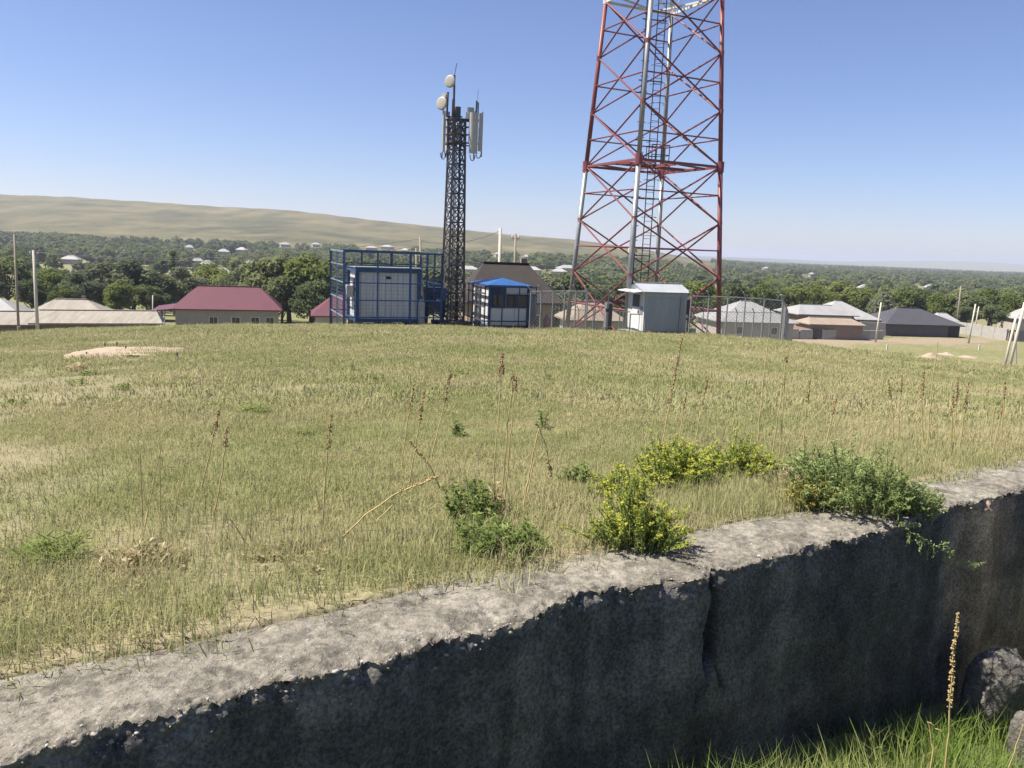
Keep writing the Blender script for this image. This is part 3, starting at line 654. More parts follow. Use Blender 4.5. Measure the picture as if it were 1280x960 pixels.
for (xa, ya, xb, yb, r_, mt) in ((567, 150, 568, 94, .055, 'dark_steel'), (568, 95, 571, 79, .016, 'dark_steel'), (558.5, 145, 560, 115, .05, 'dark_steel'), (565, 150, 566, 124, .03, 'dark_steel'),
                                 (595, 145, 596, 126, .045, 'dark_steel'), (597.5, 145, 598, 128, .03, 'dark_steel'), (596, 128, 598, 112, .012, 'galv'), (582, 160, 583, 140, .025, 'galv')):
    part(mast, 'rod', M[mt], lambda b: b.tube([W(xa, ya, TM+.1), W(xb, yb, TM+.1)], r_, 6))
part(mast, 'arm', M['dark_steel'], lambda b: [b.beam(W(558, 146, TM+.1), W(578, 146, TM+.1), .06), b.beam(W(576, 150, TM+.1), W(600, 150, TM+.1), .06)])
bx = part(mast, 'switch_box', M['blue'], lambda b: b.box(W(554.5, 368, TM-.55), (.27, .2, .62), .3))
part(bx, 'conduit', M['galv'], lambda b: b.beam(W(555, 358, TM-.5), W(556, 330, TM-.45), .04))

# ------------------------------------------------------------------ blue caged equipment shelter
TS = 37.6; s0 = at(446, TS); SA = R_(21)
SF = Frame((s0[0], s0[1], s0[2]), SA)
shel = thing('equipment_shelter', s0, 'white panelled equipment shelter with blue corner frame standing inside the tall blue cage', 'shelter')
SWd, SDp, Z0, Z1 = 2.98, 2.35, .22, 2.72
part(shel, 'body', M['white_panel'], lambda b: SF.box(b, .06, SWd-.06, .06, SDp-.06, Z0+.02, Z1-.06))
npn = 9
for i in range(npn):
    x0 = .17+(SWd-.34)*i/npn; x1 = .17+(SWd-.34)*(i+1)/npn
    part(shel, 'panel', M['white_panel'], lambda b: SF.box(b, x0+.012, x1-.012, .035, .075, Z0+.14, Z1-.2))
for i in range(6):
    y0 = .17+(SDp-.34)*i/6; y1 = .17+(SDp-.34)*(i+1)/6
    part(shel, 'panel', M['white_panel'], lambda b: SF.box(b, .035, .075, y0+.012, y1-.012, Z0+.14, Z1-.2))
for x, y in ((0, 0), (SWd, 0), (0, SDp), (SWd, SDp)):
    part(shel, 'corner_post', M['blue'], lambda b: SF.box(b, x-.09, x+.09, y-.09, y+.09, Z0, Z1))
for (p, q) in (((0, 0), (SWd, 0)), ((0, SDp), (SWd, SDp)), ((0, 0), (0, SDp)), ((SWd, 0), (SWd, SDp))):
    part(shel, 'top_beam', M['blue'], lambda b: b.beam(SF(*p, Z1-.08), SF(*q, Z1-.08), .15, .19))
    part(shel, 'bottom_beam', M['blue'], lambda b: b.beam(SF(*p, Z0+.05), SF(*q, Z0+.05), .15, .14))
part(shel, 'roof', M['silver_sheet'], lambda b: SF.box(b, -.12, SWd+.12, -.12, SDp+.12, Z1+.02, Z1+.07))
part(shel, 'vent', M['black'], lambda b: SF.box(b, 1.38, 1.6, .0, .05, Z1-.48, Z1-.36))
for x in (.1, SWd/2, SWd-.1):
    part(shel, 'support_block', M['block'], lambda b: SF.box(b, x-.2, x+.2, .05, .35, -.35, Z0-.02)); part(shel, 'support_block', M['block'], lambda b: SF.box(b, x-.2, x+.2, SDp-.35, SDp-.05, -.35, Z0-.02))
acu = part(shel, 'air_conditioner', M['antenna'], lambda b: SF.box(b, -.34, -.02, .9, 1.7, 1.3, 1.85))
part(acu, 'fan_grille', M['black'], lambda b: b.tube([SF(-.345, 1.3, 1.57), SF(-.36, 1.3, 1.57)], .22, 14))
part(shel, 'meter_box', M['dark_steel'], lambda b: SF.box(b, -.12, -.04, .2, .5, 1.75, 2.25))
part(shel, 'conduit', M['dark_steel'], lambda b: b.beam(SF(-.05, .35, .3), SF(-.05, .35, 1.8), .05))
# cage: front-left corner seen at 430, back-left at 416, front-right at 545
cage = thing('cage_fence', at(430, 36.2), 'tall blue steel mesh cage around the white and blue shelter', 'fence')
c0 = at(430, 36.2); CF = Frame(c0, SA); CL = 4.55; CD = 4.1; CH = W(430, 313, 36.2)[2]-c0[2]
def cage_side(p, q, n, lit, post, mesh=.17):  # lit: tone of the one blue
    for i in range(n+1):
        x = p[0]+(q[0]-p[0])*i/n; y = p[1]+(q[1]-p[1])*i/n; wd = post if i % 2 == 0 or n < 3 else post*.7
        zg = gz(*CF(x, y, 0)[:2])-c0[2]-.15
        part(cage, 'post', M[lit], lambda b: b.beam(CF(x, y, zg), CF(x, y, CH), wd))
    for h in (.42, 1.2, 1.98, 2.76, CH-.03):
        part(cage, 'rail', M[lit], lambda b: b.beam(CF(*p, h), CF(*q, h), .05 if h < CH-.1 else .08))
    for i in range(n):
        f0 = i/n; f1 = (i+1)/n
        g = wire_grid(CF, p[0]+(q[0]-p[0])*f0, p[0]+(q[0]-p[0])*f1, p[1]+(q[1]-p[1])*f0, p[1]+(q[1]-p[1])*f1, .12, CH-.05, mesh, .0055)
        g.build('wire_mesh', M[lit], cage)
M['cage_sunlit'] = worn('cage_blue_sunlit_side', (.17, .22, .28), (.11, .15, .20), .4, .5, 3.)  # pale copy of the cage's blue, sunlight painted into the left side
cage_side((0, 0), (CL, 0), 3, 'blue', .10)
cage_side((0, 0), (0, CD), 2, 'cage_sunlit', .07)
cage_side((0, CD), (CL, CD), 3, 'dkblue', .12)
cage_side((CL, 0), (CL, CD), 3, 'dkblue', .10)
stw = thing('cabinet', at(537, 39.5), 'dark blue sheet steel cabinet with slanting underside between the cage and the dark mast', 'cabinet')
kf = Frame(at(533, 39.4), SA)
def kiosk(b):
    P = [kf(x, y, z) for x, z in ((0, 1.9), (0, 1.2), (.95, .45), (.95, 1.9)) for y in (0, .5)]
    b.add(P, ((0, 2, 4, 6), (1, 7, 5, 3), (0, 1, 3, 2), (2, 3, 5, 4), (4, 5, 7, 6), (6, 7, 1, 0)))
part(stw, 'shell', M['dkblue'], kiosk)
for x, z in ((.06, 1.18), (.89, .5)):
    for y in (.06, .44): part(stw, 'leg', M['dkblue'], lambda b: b.beam(kf(x, y, -.3), kf(x, y, z+.05), .06))
barrel = thing('gas_bottle', at(526.5, 38.6), 'pale grey steel bottle standing upright beside the caged shelter', 'bottle')
bf = at(526.5, 38.6)
part(barrel, 'body', M['antenna'], lambda b: b.tube([bf+np.array([0, 0, z_]) for z_ in (-.05, 0, 1.1, 1.25, 1.3)], (.16, .17, .17, .10, .07), 14), True)
part(barrel, 'valve', M['dark_steel'], lambda b: b.tube([bf+np.array([0, 0, z_]) for z_ in (1.3, 1.42)], .05, 8))

# ------------------------------------------------------------------ blue roofed kiosk
TK = 38.4; k0 = at(611, TK); KF = Frame(k0, R_(20))
kio = thing('guard_booth', k0, 'white sheet booth with a blue tent shaped roof and dark barred window', 'booth')
KW, KD, K0, K1 = 1.98, 2.7, .18, 2.12
part(kio, 'floor', M['dkblue'], lambda b: KF.box(b, -.03, KW+.03, -.03, KD+.03, K0-.12, K0))
part(kio, 'body', M['white_panel'], lambda b: KF.box(b, .03, KW-.03, .03, KD-.03, K0, K1-.02))
for i in range(4): part(kio, 'panel', M['white_panel'], lambda b: KF.box(b, -.005, .03, .1+(KD-.2)*i/4+.015, .1+(KD-.2)*(i+1)/4-.015, K0+.08, K1-.05))
for i in range(3): part(kio, 'panel', M['white_panel'], lambda b: KF.box(b, .1+(KW-.2)*i/3+.012, .1+(KW-.2)*(i+1)/3-.012, -.005, .03, K0+.08, .98))
part(kio, 'panel', M['white_panel'], lambda b: KF.box(b, .85, KW-.08, -.005, .03, K1-.4, K1-.05))
part(kio, 'side_panel', M['dkblue'], lambda b: KF.box(b, .05, .82, -.01, .03, 1.02, K1-.04))
wn = part(kio, 'window', M['dkblue'], lambda b: KF.box(b, .86, KW-.06, -.03, .03, 1.03, 1.68))
for x0, x1 in ((.92, 1.36), (1.42, KW-.12)): part(wn, 'pane', M['window_dark'], lambda b: KF.box(b, x0, x1, -.045, -.02, 1.09, 1.62))
w2 = part(kio, 'window', M['dkblue'], lambda b: KF.box(b, .12, .78, -.035, .0, 1.06, 1.72)); part(w2, 'pane', M['window_dark'], lambda b: KF.box(b, .2, .7, -.05, -.03, 1.14, 1.64))
part(kio, 'window_ledge', M['silver_sheet'], lambda b: KF.box(b, .84, KW, -.16, .0, 1.70, 1.74))
for x in (0, KW):
    for y in (0, KD): part(kio, 'corner_post', M['dkblue'], lambda b: KF.box(b, x-.05, x+.05, y-.05, y+.05, K0-.1, K1))
def tent(b):
    o_ = .14; e_ = [KF(-o_, -o_, K1), KF(KW+o_, -o_, K1), KF(KW+o_, KD+o_, K1), KF(-o_, KD+o_, K1)]
    r1, r2 = KF(KW/2, KD*.38, K1+.30), KF(KW/2, KD*.62, K1+.30); dz = np.array([0, 0, -.05])
    P = e_+[r1, r2]; b.add(P+[p+dz for p in P], ((0, 1, 4), (1, 2, 5, 4), (2, 3, 5), (3, 0, 4, 5), (6, 9, 8, 7), (0, 6, 7, 1), (1, 7, 8, 2), (2, 8, 9, 3), (3, 9, 6, 0)))
M['blue_bright'] = worn('bright_blue_sheet', (.028, .098, .27), (.022, .07, .19), .4, .4, 3.)
part(kio, 'roof', M['blue_bright'], tent)
part(kio, 'side_shade', M['dkblue'], lambda b: KF.box(b, KW+.06, KW+.5, .1, KD-.2, .25, 1.72))
for x, y in ((.15, .15), (KW-.15, .15), (.15, KD-.15), (KW-.15, KD-.15)): part(kio, 'support_block', M['block'], lambda b: KF.box(b, x-.14, x+.14, y-.14, y+.14, -.4, K0-.12))
# dark fence frame close round the booth
kfn = thing('booth_fence', KF(-.35, -.4, 0), 'open dark steel bar fence close around the blue roofed booth', 'fence')
def bar_side(p, q, n, mat, hts, top):
    for i in range(n+1):
        x = p[0]+(q[0]-p[0])*i/n; y = p[1]+(q[1]-p[1])*i/n; zg = gz(*KF(x, y, 0)[:2])-k0[2]-.1
        part(kfn, 'post', mat, lambda b: b.beam(KF(x, y, zg), KF(x, y, top), .055))
    for h in hts: part(kfn, 'rail', mat, lambda b: b.beam(KF(*p, h), KF(*q, h), .065))
bar_side((-.35, -.4), (-.35, KD+.3), 5, M['dark_steel'], (.42, 1.1, 1.72, 2.05), 2.1)
bar_side((-.35, -.4), (KW+.25, -.4), 3, M['dkblue'], (.42, 2.05), 2.1)
bar_side((-.35-.0, KD+.3), (-1.5, KD+.3), 3, M['galv'], (.3, .9, 1.5, 2.05), 2.1)

# ------------------------------------------------------------------ silver sheet shed under the tower
TH = 37.2; h0 = at(804.5, TH); HF = Frame(h0, R_(14))
shed = thing('sheet_metal_shed', h0, 'small silver sheet metal shed with low gable roof below the red tower', 'shed')
HW, HD, H0, H1 = 2.12, 2.05, .16, 2.02
part(shed, 'base_frame', M['dark_steel'], lambda b: HF.box(b, -.02, HW+.02, -.02, HD+.02, H0-.1, H0))
part(shed, 'front_sheet', M['silver_sheet'], lambda b: (ribbed(b, HF, 0, HW, 0, H0, H1-.24, .11, .02), HF.box(b, .01, HW-.01, .012, .05, H0, H1-.24)))
part(shed, 'front_fascia', M['silver_sheet'], lambda b: HF.box(b, -.01, HW+.01, -.03, .02, H1-.24, H1))
part(shed, 'back_sheet', M['silver_sheet'], lambda b: HF.box(b, 0, HW, HD-.03, HD, H0, H1))
part(shed, 'side_sheet', M['silver_sheet'], lambda b: HF.box(b, HW-.03, HW, .05, HD-.05, H0, H1))
part(shed, 'side_sheet', M['white_panel'], lambda b: (ribbed(b, HF, .02, HD-.02, 0, H0, H1, .17, .02, 'y'), HF.box(b, .012, .05, .05, HD-.05, H0, H1)))  # white here, grey front: sunlit side painted lighter than the shaded one
def gable(b):
    for x in (.0, HW-.03):
        P = [HF(xx, y, z_) for xx in (x, x+.03) for y, z_ in ((0, H1), (HD, H1), (HD/2, H1+.30))]
        b.add(P, ((0, 1, 2), (5, 4, 3), (0, 3, 4, 1), (1, 4, 5, 2), (2, 5, 3, 0)))
part(shed, 'gable', M['white_panel'], gable)
def shroof(b):
    o_ = .14
    for sgn in (-1, 1):
        ye = -.16 if sgn < 0 else HD+.16
        n = 20; xs = np.linspace(-o_, HW+o_, n*2+1); top_ = []; bot = []
        for i, x in enumerate(xs): dz = .02*(i % 2); top_.append(HF(x, ye, H1-.03+dz)); bot.append(HF(x, HD/2, H1+.33+dz))
        m = len(xs); b.add(top_+bot, [(i, i+1, m+i+1, m+i) for i in range(m-1)])
        b.add([p-np.array([0, 0, .03]) for p in top_+bot], [(i+1, i, m+i, m+i+1) for i in range(m-1)])
part(shed, 'roof', M['silver_sheet'], shroof)
part(shed, 'ridge_cap', M['silver_sheet'], lambda b: b.beam(HF(-.16, HD/2, H1+.36), HF(HW+.16, HD/2, H1+.36), .16, .03))
dr = part(shed, 'door', M['white_panel'], lambda b: HF.box(b, -.05, -.015, .45, 1.35, H0+.05, H1-.12))
part(dr, 'grille', M['dark_steel'], lambda b: HF.box(b, -.08, -.052, .5, 1.28, 1.25, 1.82))
part(dr, 'handle', M['dark_steel'], lambda b: HF.box(b, -.10, -.05, .5, .56, .95, 1.1))
part(shed, 'notice_plate', M['galv'], lambda b: HF.box(b, -.045, -.02, .12, .38, .95, 1.3))
part(shed, 'awning', M['white_panel'], lambda b: b.add([HF(x, y, z_) for x, z_ in ((.0, H1+.02), (-.55, H1-.06)) for y in (-.05, HD+.05)]+[HF(x, y, z_-.03) for x, z_ in ((.0, H1+.02), (-.55, H1-.06)) for y in (-.05, HD+.05)], ((0, 1, 3, 2), (4, 6, 7, 5), (0, 2, 6, 4), (2, 3, 7, 6), (3, 1, 5, 7))))
part(shed, 'step', M['galv'], lambda b: HF.box(b, -.62, -.06, .2, 1.6, .02, .10))
for y in (.22, 1.56):
    part(shed, 'step_rail', M['galv'], lambda b: [b.beam(HF(-.58, y, -.05), HF(-.58, y, .95), .05), b.beam(HF(-.58, y, .93), HF(-.06, y, .93), .045)])
part(shed, 'downpipe', M['galv'], lambda b: b.beam(HF(HW-.32, -.05, -.2), HF(HW-.30, -.05, H1-.2), .05))
part(shed, 'antenna_hook', M['white_paint'], lambda b: b.tube([HF(-.5, .1, H1-.05), HF(-.75, .1, H1-.05), HF(-.8, .1, H1+.15)], .02, 5))
fan = part(shed, 'air_conditioner', M['dark_steel'], lambda b: HF.box(b, HW+.01, HW+.33, .3, 1.1, .95, 1.65))
part(fan, 'grille', M['black'], lambda b: HF.box(b, HW+.32, HW+.345, .38, 1.02, 1.02, 1.58))
for x, y in ((.1, .1), (HW-.1, .1), (.1, HD-.1), (HW-.1, HD-.1)): part(shed, 'foot', M['block'], lambda b: HF.box(b, x-.1, x+.1, y-.1, y+.1, -.4, H0-.1))

# ------------------------------------------------------------------ chain link fence of the tower yard
def link_fence(name, label, pts, hgt, nsub, mat, step=.16, bent=True, rails=True):
    o_ = np.array([*pts[0], gz(*pts[0])]); fo = thing(name, o_, label, 'fence')
    I = Frame((0, 0, 0), 0.)
    for s_ in range(len(pts)-1):
        p, q = np.array(pts[s_]), np.array(pts[s_+1])
        for i in range(nsub[s_]+(1 if s_ == len(pts)-2 else 0)):
            c_ = p+(q-p)*i/nsub[s_]; g_ = gz(*c_); b = MB(); tl = random.uniform(-.03, .03)
            pl = [(c_[0], c_[1], g_-.3), (c_[0]+tl, c_[1], g_+hgt)]
            if bent: pl.append((c_[0]+tl-.16, c_[1]-.1, g_+hgt+.26))
            b.tube(pl, .032, 6); b.build('post', mat, fo)
        for i in range(nsub[s_]):
            a_ = p+(q-p)*i/nsub[s_]; c_ = p+(q-p)*(i+1)/nsub[s_]; g0, g1 = gz(*a_), gz(*c_)
            def FF(x, y, z_, a_=a_, c_=c_, g0=g0, g1=g1):
                L = np.linalg.norm(c_-a_); k = math.hypot(x-a_[0], y-a_[1])/L; return np.array([x, y, g0+(g1-g0)*k+z_])
            chain_link(FF, a_[0], c_[0], a_[1], c_[1], .05, hgt, step, .008).build('wire_mesh', mat, fo)
            if rails: part(fo, 'rail', mat, lambda b: (b.beam((*a_, g0+hgt), (*c_, g1+hgt), .04)))
    return fo
xy = lambda px, t: at(px, t)[:2]
link_fence('chain_link_fence', 'chain link fence with bent topped posts between the booth and the tower', [xy(662, 37.5), xy(733, 36.4)], 1.85, [5], M['galv'])
link_fence('chain_link_fence', 'chain link fence with bent topped posts to the right of the silver shed', [xy(862, 36.6), xy(977, 35.6)], 1.85, [5], M['galv'])
link_fence('chain_link_fence', 'rear chain link fence of the yard behind the tower legs', [xy(705, 51), xy(760, 50.5), xy(985, 47)], 1.9, [3, 11], M['galv'])
link_fence('chain_link_fence', 'short chain link fence returning down the slope at the right end of the tower yard', [xy(977, 35.6), xy(985, 47)], 1.85, [4], M['galv'])
# gate, ajar
g0 = at(731, 36.2); gate = thing('yard_gate', g0, 'narrow pale steel mesh gate standing ajar in front of the tower leg', 'gate')
GF = Frame(g0, R_(8))
part(gate, 'frame', M['galv'], lambda b: [b.beam(GF(0, 0, .03), GF(1.05, 0, .03), .045), b.beam(GF(0, 0, 1.95), GF(1.05, 0, 1.95), .045), b.beam(GF(0, 0, .0), GF(0, 0, 1.97), .045), b.beam(GF(1.05, 0, -.25), GF(1.05, 0, 1.97), .055), b.beam(GF(.45, 0, .03), GF(.45, 0, 1.95), .045)])
chain_link(GF, 0.02, 1.03, 0, 0, .05, 1.93, .16, .008).build('wire_mesh', M['galv'], gate)
part(gate, 'latch', M['dark_steel'], lambda b: GF.box(b, .95, 1.1, -.05, .03, .95, 1.1))
g1 = at(762, 36.4); gp = thing('gate_cabinet', g1, 'tall grey steel cable cabinet at the foot of the front tower leg', 'cabinet')
gF = Frame(at(757.5, 37.6), R_(15)); 
part(gp, 'body', M['galv'], lambda b: gF.box(b, 0, .3, 0, .3, .25, 1.4)); part(gp, 'door', M['dark_steel'], lambda b: gF.box(b, .03, .27, -.025, -.002, .3, 1.35)); part(gp, 'pedestal', M['dark_concrete'], lambda b: gF.box(b, -.04, .34, -.04, .34, -.3, .25))
barr = thing('red_bucket', at(684, 39.2), 'small red plastic bucket behind the chain link fence', 'bucket')
bq = at(684, 39.2)
part(barr, 'body', M['red'], lambda b: b.tube([bq+np.array([0, 0, z_]) for z_ in (-.02, .0, .5, .8)], (.15, .17, .2, .08), 14), True)
part(barr, 'handle', M['dark_steel'], lambda b: b.tube([bq+np.array([.1*math.cos(t_), 0, .78+.14*math.sin(t_)]) for t_ in np.linspace(0, math.pi, 7)], .012, 5))
# ------------------------------------------------------------------ houses
def house(name, label, px, t, wd, dp, wall_h, roof_h, ang, wallm, roofm, ridge=.45, over=.5, windows=(), dutch=False, door=None, zoff=0., cat='house', group=None, gable_=False, chim=False, ytop=None):
    c_ = at(px, t); zoff = zoff if ytop is None else W(px, ytop, t)[2]-c_[2]-wall_h-roof_h; o = c_+np.array([0, 0, zoff]); hs_ = thing(name, o, label, cat, group)
    F_ = Frame(o, ang); hw, hd = wd/2, dp/2
    part(hs_, 'wall', M[wallm], lambda b: F_.box(b, -hw, hw, -hd, hd, -1.-max(0., zoff), wall_h))
    ew, ed = hw+over, hd+over; z0_, z1_ = wall_h-.02, wall_h+roof_h; rw = hw*ridge if not gable_ else ew
    def roof(b):
        if dutch:
            lv = [(ew, ed, z0_), (rw*1.22+.2, ed*.30, z0_+roof_h*.70), (rw, .02, z1_)]
        else: lv = [(ew, ed, z0_), (rw, .02, z1_)]
        P = []
        for a_, d_, z_ in lv: P += [F_(-a_, -d_, z_), F_(a_, -d_, z_), F_(a_, d_, z_), F_(-a_, d_, z_)]
        f = []
        for k in range(len(lv)-1):
            for j in range(4): f.append((k*4+j, k*4+(j+1) % 4, k*4+4+(j+1) % 4, k*4+4+j))
        f.append(tuple(len(P)-4+j for j in range(4))); b.add(P, f)
        P2 = [F_(-ew, -ed, z0_-.14), F_(ew, -ed, z0_-.14), F_(ew, ed, z0_-.14), F_(-ew, ed, z0_-.14)]
        b.add(P[:4]+P2, ((0, 4, 5, 1), (1, 5, 6, 2), (2, 6, 7, 3), (3, 7, 4, 0), (7, 6, 5, 4)))
    rf = part(hs_, 'roof', M[roofm], roof)
    if not gable_: part(rf, 'ridge_cap', M[roofm], lambda b: b.beam(F_(-rw-.05, 0, z1_+.03), F_(rw+.05, 0, z1_+.03), .28, .08))
    if chim: part(rf, 'chimney', M['brick_wall'], lambda b: F_.box(b, chim-.2, chim+.2, .4, .8, z0_+.4, z1_+.35))
    for (x, z_, w_, h_) in windows:
        wn_ = part(hs_, 'window', M['white_paint'], lambda b: F_.box(b, x-w_/2, x+w_/2, -hd-.05, -hd+.05, z_, z_+h_))
        n_ = 2 if w_ > .7 else 1
        for i in range(n_):
            a0 = x-w_/2+.07+(w_-.14)*i/n_; part(wn_, 'pane', M['window_dark'], lambda b: F_.box(b, a0+.02, a0+(w_-.14)/n_-.02, -hd-.065, -hd-.03, z_+.08, z_+h_-.08))
    if door is not None:
        d_ = part(hs_, 'door', M['dark_wall'], lambda b: F_.box(b, door-.5, door+.5, -hd-.04, -hd+.04, 0, 2.05)); part(d_, 'handle', M['galv'], lambda b: F_.box(b, door+.3, door+.36, -hd-.1, -hd-.03, 1., 1.12))
    return hs_, F_
TRH = 96.
hs_, F_ = house('red_roofed_house', 'grey walled house with broad maroon roof, four dark windows and open side porch', 287, TRH+3, 11.6, 8.4, 3.0, 2.45, R_(17), 'plaster', 'maroon_roof', .60, .45, [(-1.6, .9, 1.05, 1.2), (.9, .9, 1.05, 1.2), (3.1, .9, 1.05, 1.2), (4.8, .9, 1.05, 1.2)], True, ytop=358)
for k, (x, y) in enumerate(((-7.8, -3.6), (-7.8, -.8), (-7.8, 2.6))): part(hs_, 'porch_post', M['white_paint'], lambda b: b.beam(F_(x, y, -.6), F_(x, y, 2.75), .16))
part(hs_, 'porch_roof', M['maroon_roof'], lambda b: b.add([F_(-8.4, -4.2, 2.7), F_(-5.7, -4.65, 3.02), F_(-5.7, 4.6, 3.02), F_(-8.4, 3.2, 2.7), F_(-8.4, -4.2, 2.55), F_(-5.7, -4.65, 2.87), F_(-5.7, 4.6, 2.87), F_(-8.4, 3.2, 2.55)], ((0, 1, 2, 3), (7, 6, 5, 4), (0, 4, 5, 1), (3, 2, 6, 7), (0, 3, 7, 4))))
part(hs_, 'porch_rail', M['white_paint'], lambda b: [b.beam(F_(-7.8, -3.6, z_), F_(-7.8, 2.6, z_), .07) for z_ in (.6, 1.3)])
sw = part(hs_, 'side_window', M['white_paint'], lambda b: F_.box(b, -5.86, -5.76, -3.2, -2.2, .9, 2.2)); part(sw, 'pane', M['window_dark'], lambda b: F_.box(b, -5.89, -5.83, -3.1, -2.3, 1., 2.1))
house('red_roofed_house', 'small maroon roofed house partly hidden behind the tall blue cage', 432, TRH+1, 7.2, 6.2, 2.7, 2.5, R_(14), 'pale_plaster', 'maroon_roof', .3, .5, [(-2.0, .9, .9, 1.1)], ytop=366)
house('low_shed', 'long low shed with pale fibre cement roof in front of the hip roofed cottage', 125, 84., 11.3, 4.6, 2.35, 1.05, R_(22), 'wood', 'old_roof', .97, .5, cat='shed', ytop=388)
house('cottage', 'cottage with weathered grey hip roof behind the long low shed', 90, 93., 8.2, 7., 2.9, 1.75, R_(18), 'brick_wall', 'old_roof', .40, .5, chim=1.2, ytop=374)
house('low_shed', 'low plank shed with pale roof behind the two leaning poles', 14, 85., 6.6, 4.4, 2.2, 1.15, R_(24), 'wood', 'old_roof', .97, .5, cat='shed', ytop=389)
house('cottage', 'white roofed cottage behind the plank shed with leaning poles', -14, 100., 8., 6., 3.0, 1.9, R_(18), 'pale_plaster', 'light_roof', .3, .5, ytop=371)
pf = thing('plank_fence', at(10, 79), 'rough upright plank fence at the foot of the two leaning poles', 'fence')
pa, pb = xy(-30, 78), xy(52, 79.5)
for i in range(46):
    c_ = pa+(pb-pa)*i/45; g_ = gz(*c_); part(pf, 'plank', M['wood'], lambda b: b.box((c_[0], c_[1], g_+.75+random.uniform(-.1, .12)), (.17, .03, 2.1), .2))
part(pf, 'rail', M['wood'], lambda b: b.beam((*pa, gz(*pa)+1.2), (*pb, gz(*pb)+1.2), .08, .1))
house('farmhouse', 'dark brown roofed old house behind the blue roofed booth', 630, 53., 5.4, 5.0, 2.5, 2.3, R_(12), 'brick_wall', 'dark_roof', .55, .55, [(-2., .7, .9, 1.), (1.4, .7, .9, 1.)], chim=1.3, ytop=329)
# pink roofed and pale houses below the tower
house('cottage', 'cottage with faded pink roof seen under the red tower', 738, 62., 3.9, 3.6, 1.6, 1.3, R_(12), 'pale_plaster', 'tan_roof', .25, .4, ytop=376)
house('cottage', 'cottage with grey ribbed hip roof and pale walls right of the red tower leg', 930, 104., 9.6, 8., 2.5, 2.35, R_(10), 'pale_plaster', 'grey_roof', .14, .5, [(-2.4, .9, .9, 1.), (2.2, .9, .9, 1.)], ytop=376)
house('storehouse', 'low brick storehouse with tan roof in front of the wide grey roofed house', 1037, 126., 8.6, 4.6, 2.0, .85, R_(8), 'brick_wall', 'tan_roof', .8, .4, cat='shed', ytop=397)
house('village_house', 'wide house with light grey stepped hip roof behind the brick storehouse', 1018, 136., 9.5, 8., 2.7, 1.3, R_(8), 'brick_wall', 'grey_roof', .6, .6, [(-3.5, 1., .9, 1.1)], ytop=381)
house('village_house', 'house with pale pyramid hip roof beside the stepped grey roofed house', 1045, 139., 9.4, 9., 2.7, 2.7, R_(8), 'brick_wall', 'light_roof', .12, .6, ytop=376)
hs_, F_ = house('village_house', 'charcoal roofed long house with dark block wall and black panel for shaded end recess', 1134, 139., 13.6, 9., 2.1, 2.4, R_(9), 'dark_wall', 'slate_roof', .30, .55, ytop=385)
part(hs_, 'bay_shade', M['black'], lambda b: F_.box(b, 4.7, 6.6, -4.56, -4.4, -.5, 1.9))  # black sheet on the wall stands in for the shade of a recess
house('outbuilding', 'pale flat roofed outbuilding showing behind the charcoal roof', 1124, 150., 3.6, 4., 3.9, .5, 0., 'pale_plaster', 'light_roof', .5, .3, cat='shed', ytop=385)
house('outbuilding', 'small sunlit gabled outbuilding at the end of the charcoal roofed house', 1176, 150., 4., 4., 2.6, 1.3, .1, 'pale_plaster', 'light_roof', .4, .3, cat='shed', ytop=391)
house('outbuilding', 'small pale roofed hut among trees above the dark red gate', 1268, 165., 4.2, 4., 4.6, 1.5, .3, 'pale_plaster', 'light_roof', .3, .5, cat='shed', ytop=381)
def yard_wall(label, pts, h, mat, thick=.3, seg=2.4):
    o_ = at(*pts[0]); w_ = thing('yard_wall', o_, label, 'wall')
    for (x0, t0_), (x1, t1_) in zip(pts[:-1], pts[1:]):
        p, q = at(x0, t0_), at(x1, t1_); n = max(1, int(np.linalg.norm((q-p)[:2])/seg))
        for i in range(n):
            a_, c_ = p+(q-p)*i/n, p+(q-p)*(i+.985)/n; a_[2] = gz(*a_[:2]); c_[2] = gz(*c_[:2])
            hh = h*random.uniform(.97, 1.03); part(w_, 'panel', M[mat], lambda b: b.beam(a_+np.array([0, 0, hh/2-.3]), c_+np.array([0, 0, hh/2-.3]), thick, hh+.6))
    return w_
yard_wall('pale plastered yard wall left of the dark gateway', [(972, 121), (1000, 122)], 1.5, 'pale_plaster')
yard_wall('grey block yard wall in front of the brick storehouse', [(1001, 122), (1017, 122.6)], 1.5, 'block'); yard_wall('long low grey block yard wall between the dark gateway and the charcoal roofed house', [(1029, 123), (1106, 127)], 1.45, 'block')
yard_wall('pale sunlit yard wall piece joining the charcoal roofed house', [(1076, 131), (1108, 131.5)], 2.3, 'pale_plaster')
yard_wall('long pale concrete yard wall running to the dark red gate', [(1192, 146), (1230, 139), (1262, 134)], 2.0, 'block')
gt = thing('gate', at(1273, 132), 'dark red double gate at the end of the long pale yard wall', 'gate'); gF = Frame(at(1263, 133), R_(-8))
for i in range(2): part(gt, 'leaf', M['dark_wall'], lambda b: gF.box(b, .1+i*1.75, 1.8+i*1.75, -.05, .05, -.3, 1.9))
gt2 = thing('gate', at(1023, 122.8), 'dark double gate closing the gap in the grey block wall', 'gate'); gF = Frame(at(1017.5, 122.8), R_(4))
for i in range(2): part(gt2, 'leaf', M['dark_concrete'], lambda b: gF.box(b, .03+i*.7, .69+i*.7, -.05, .05, -.3, 1.6))
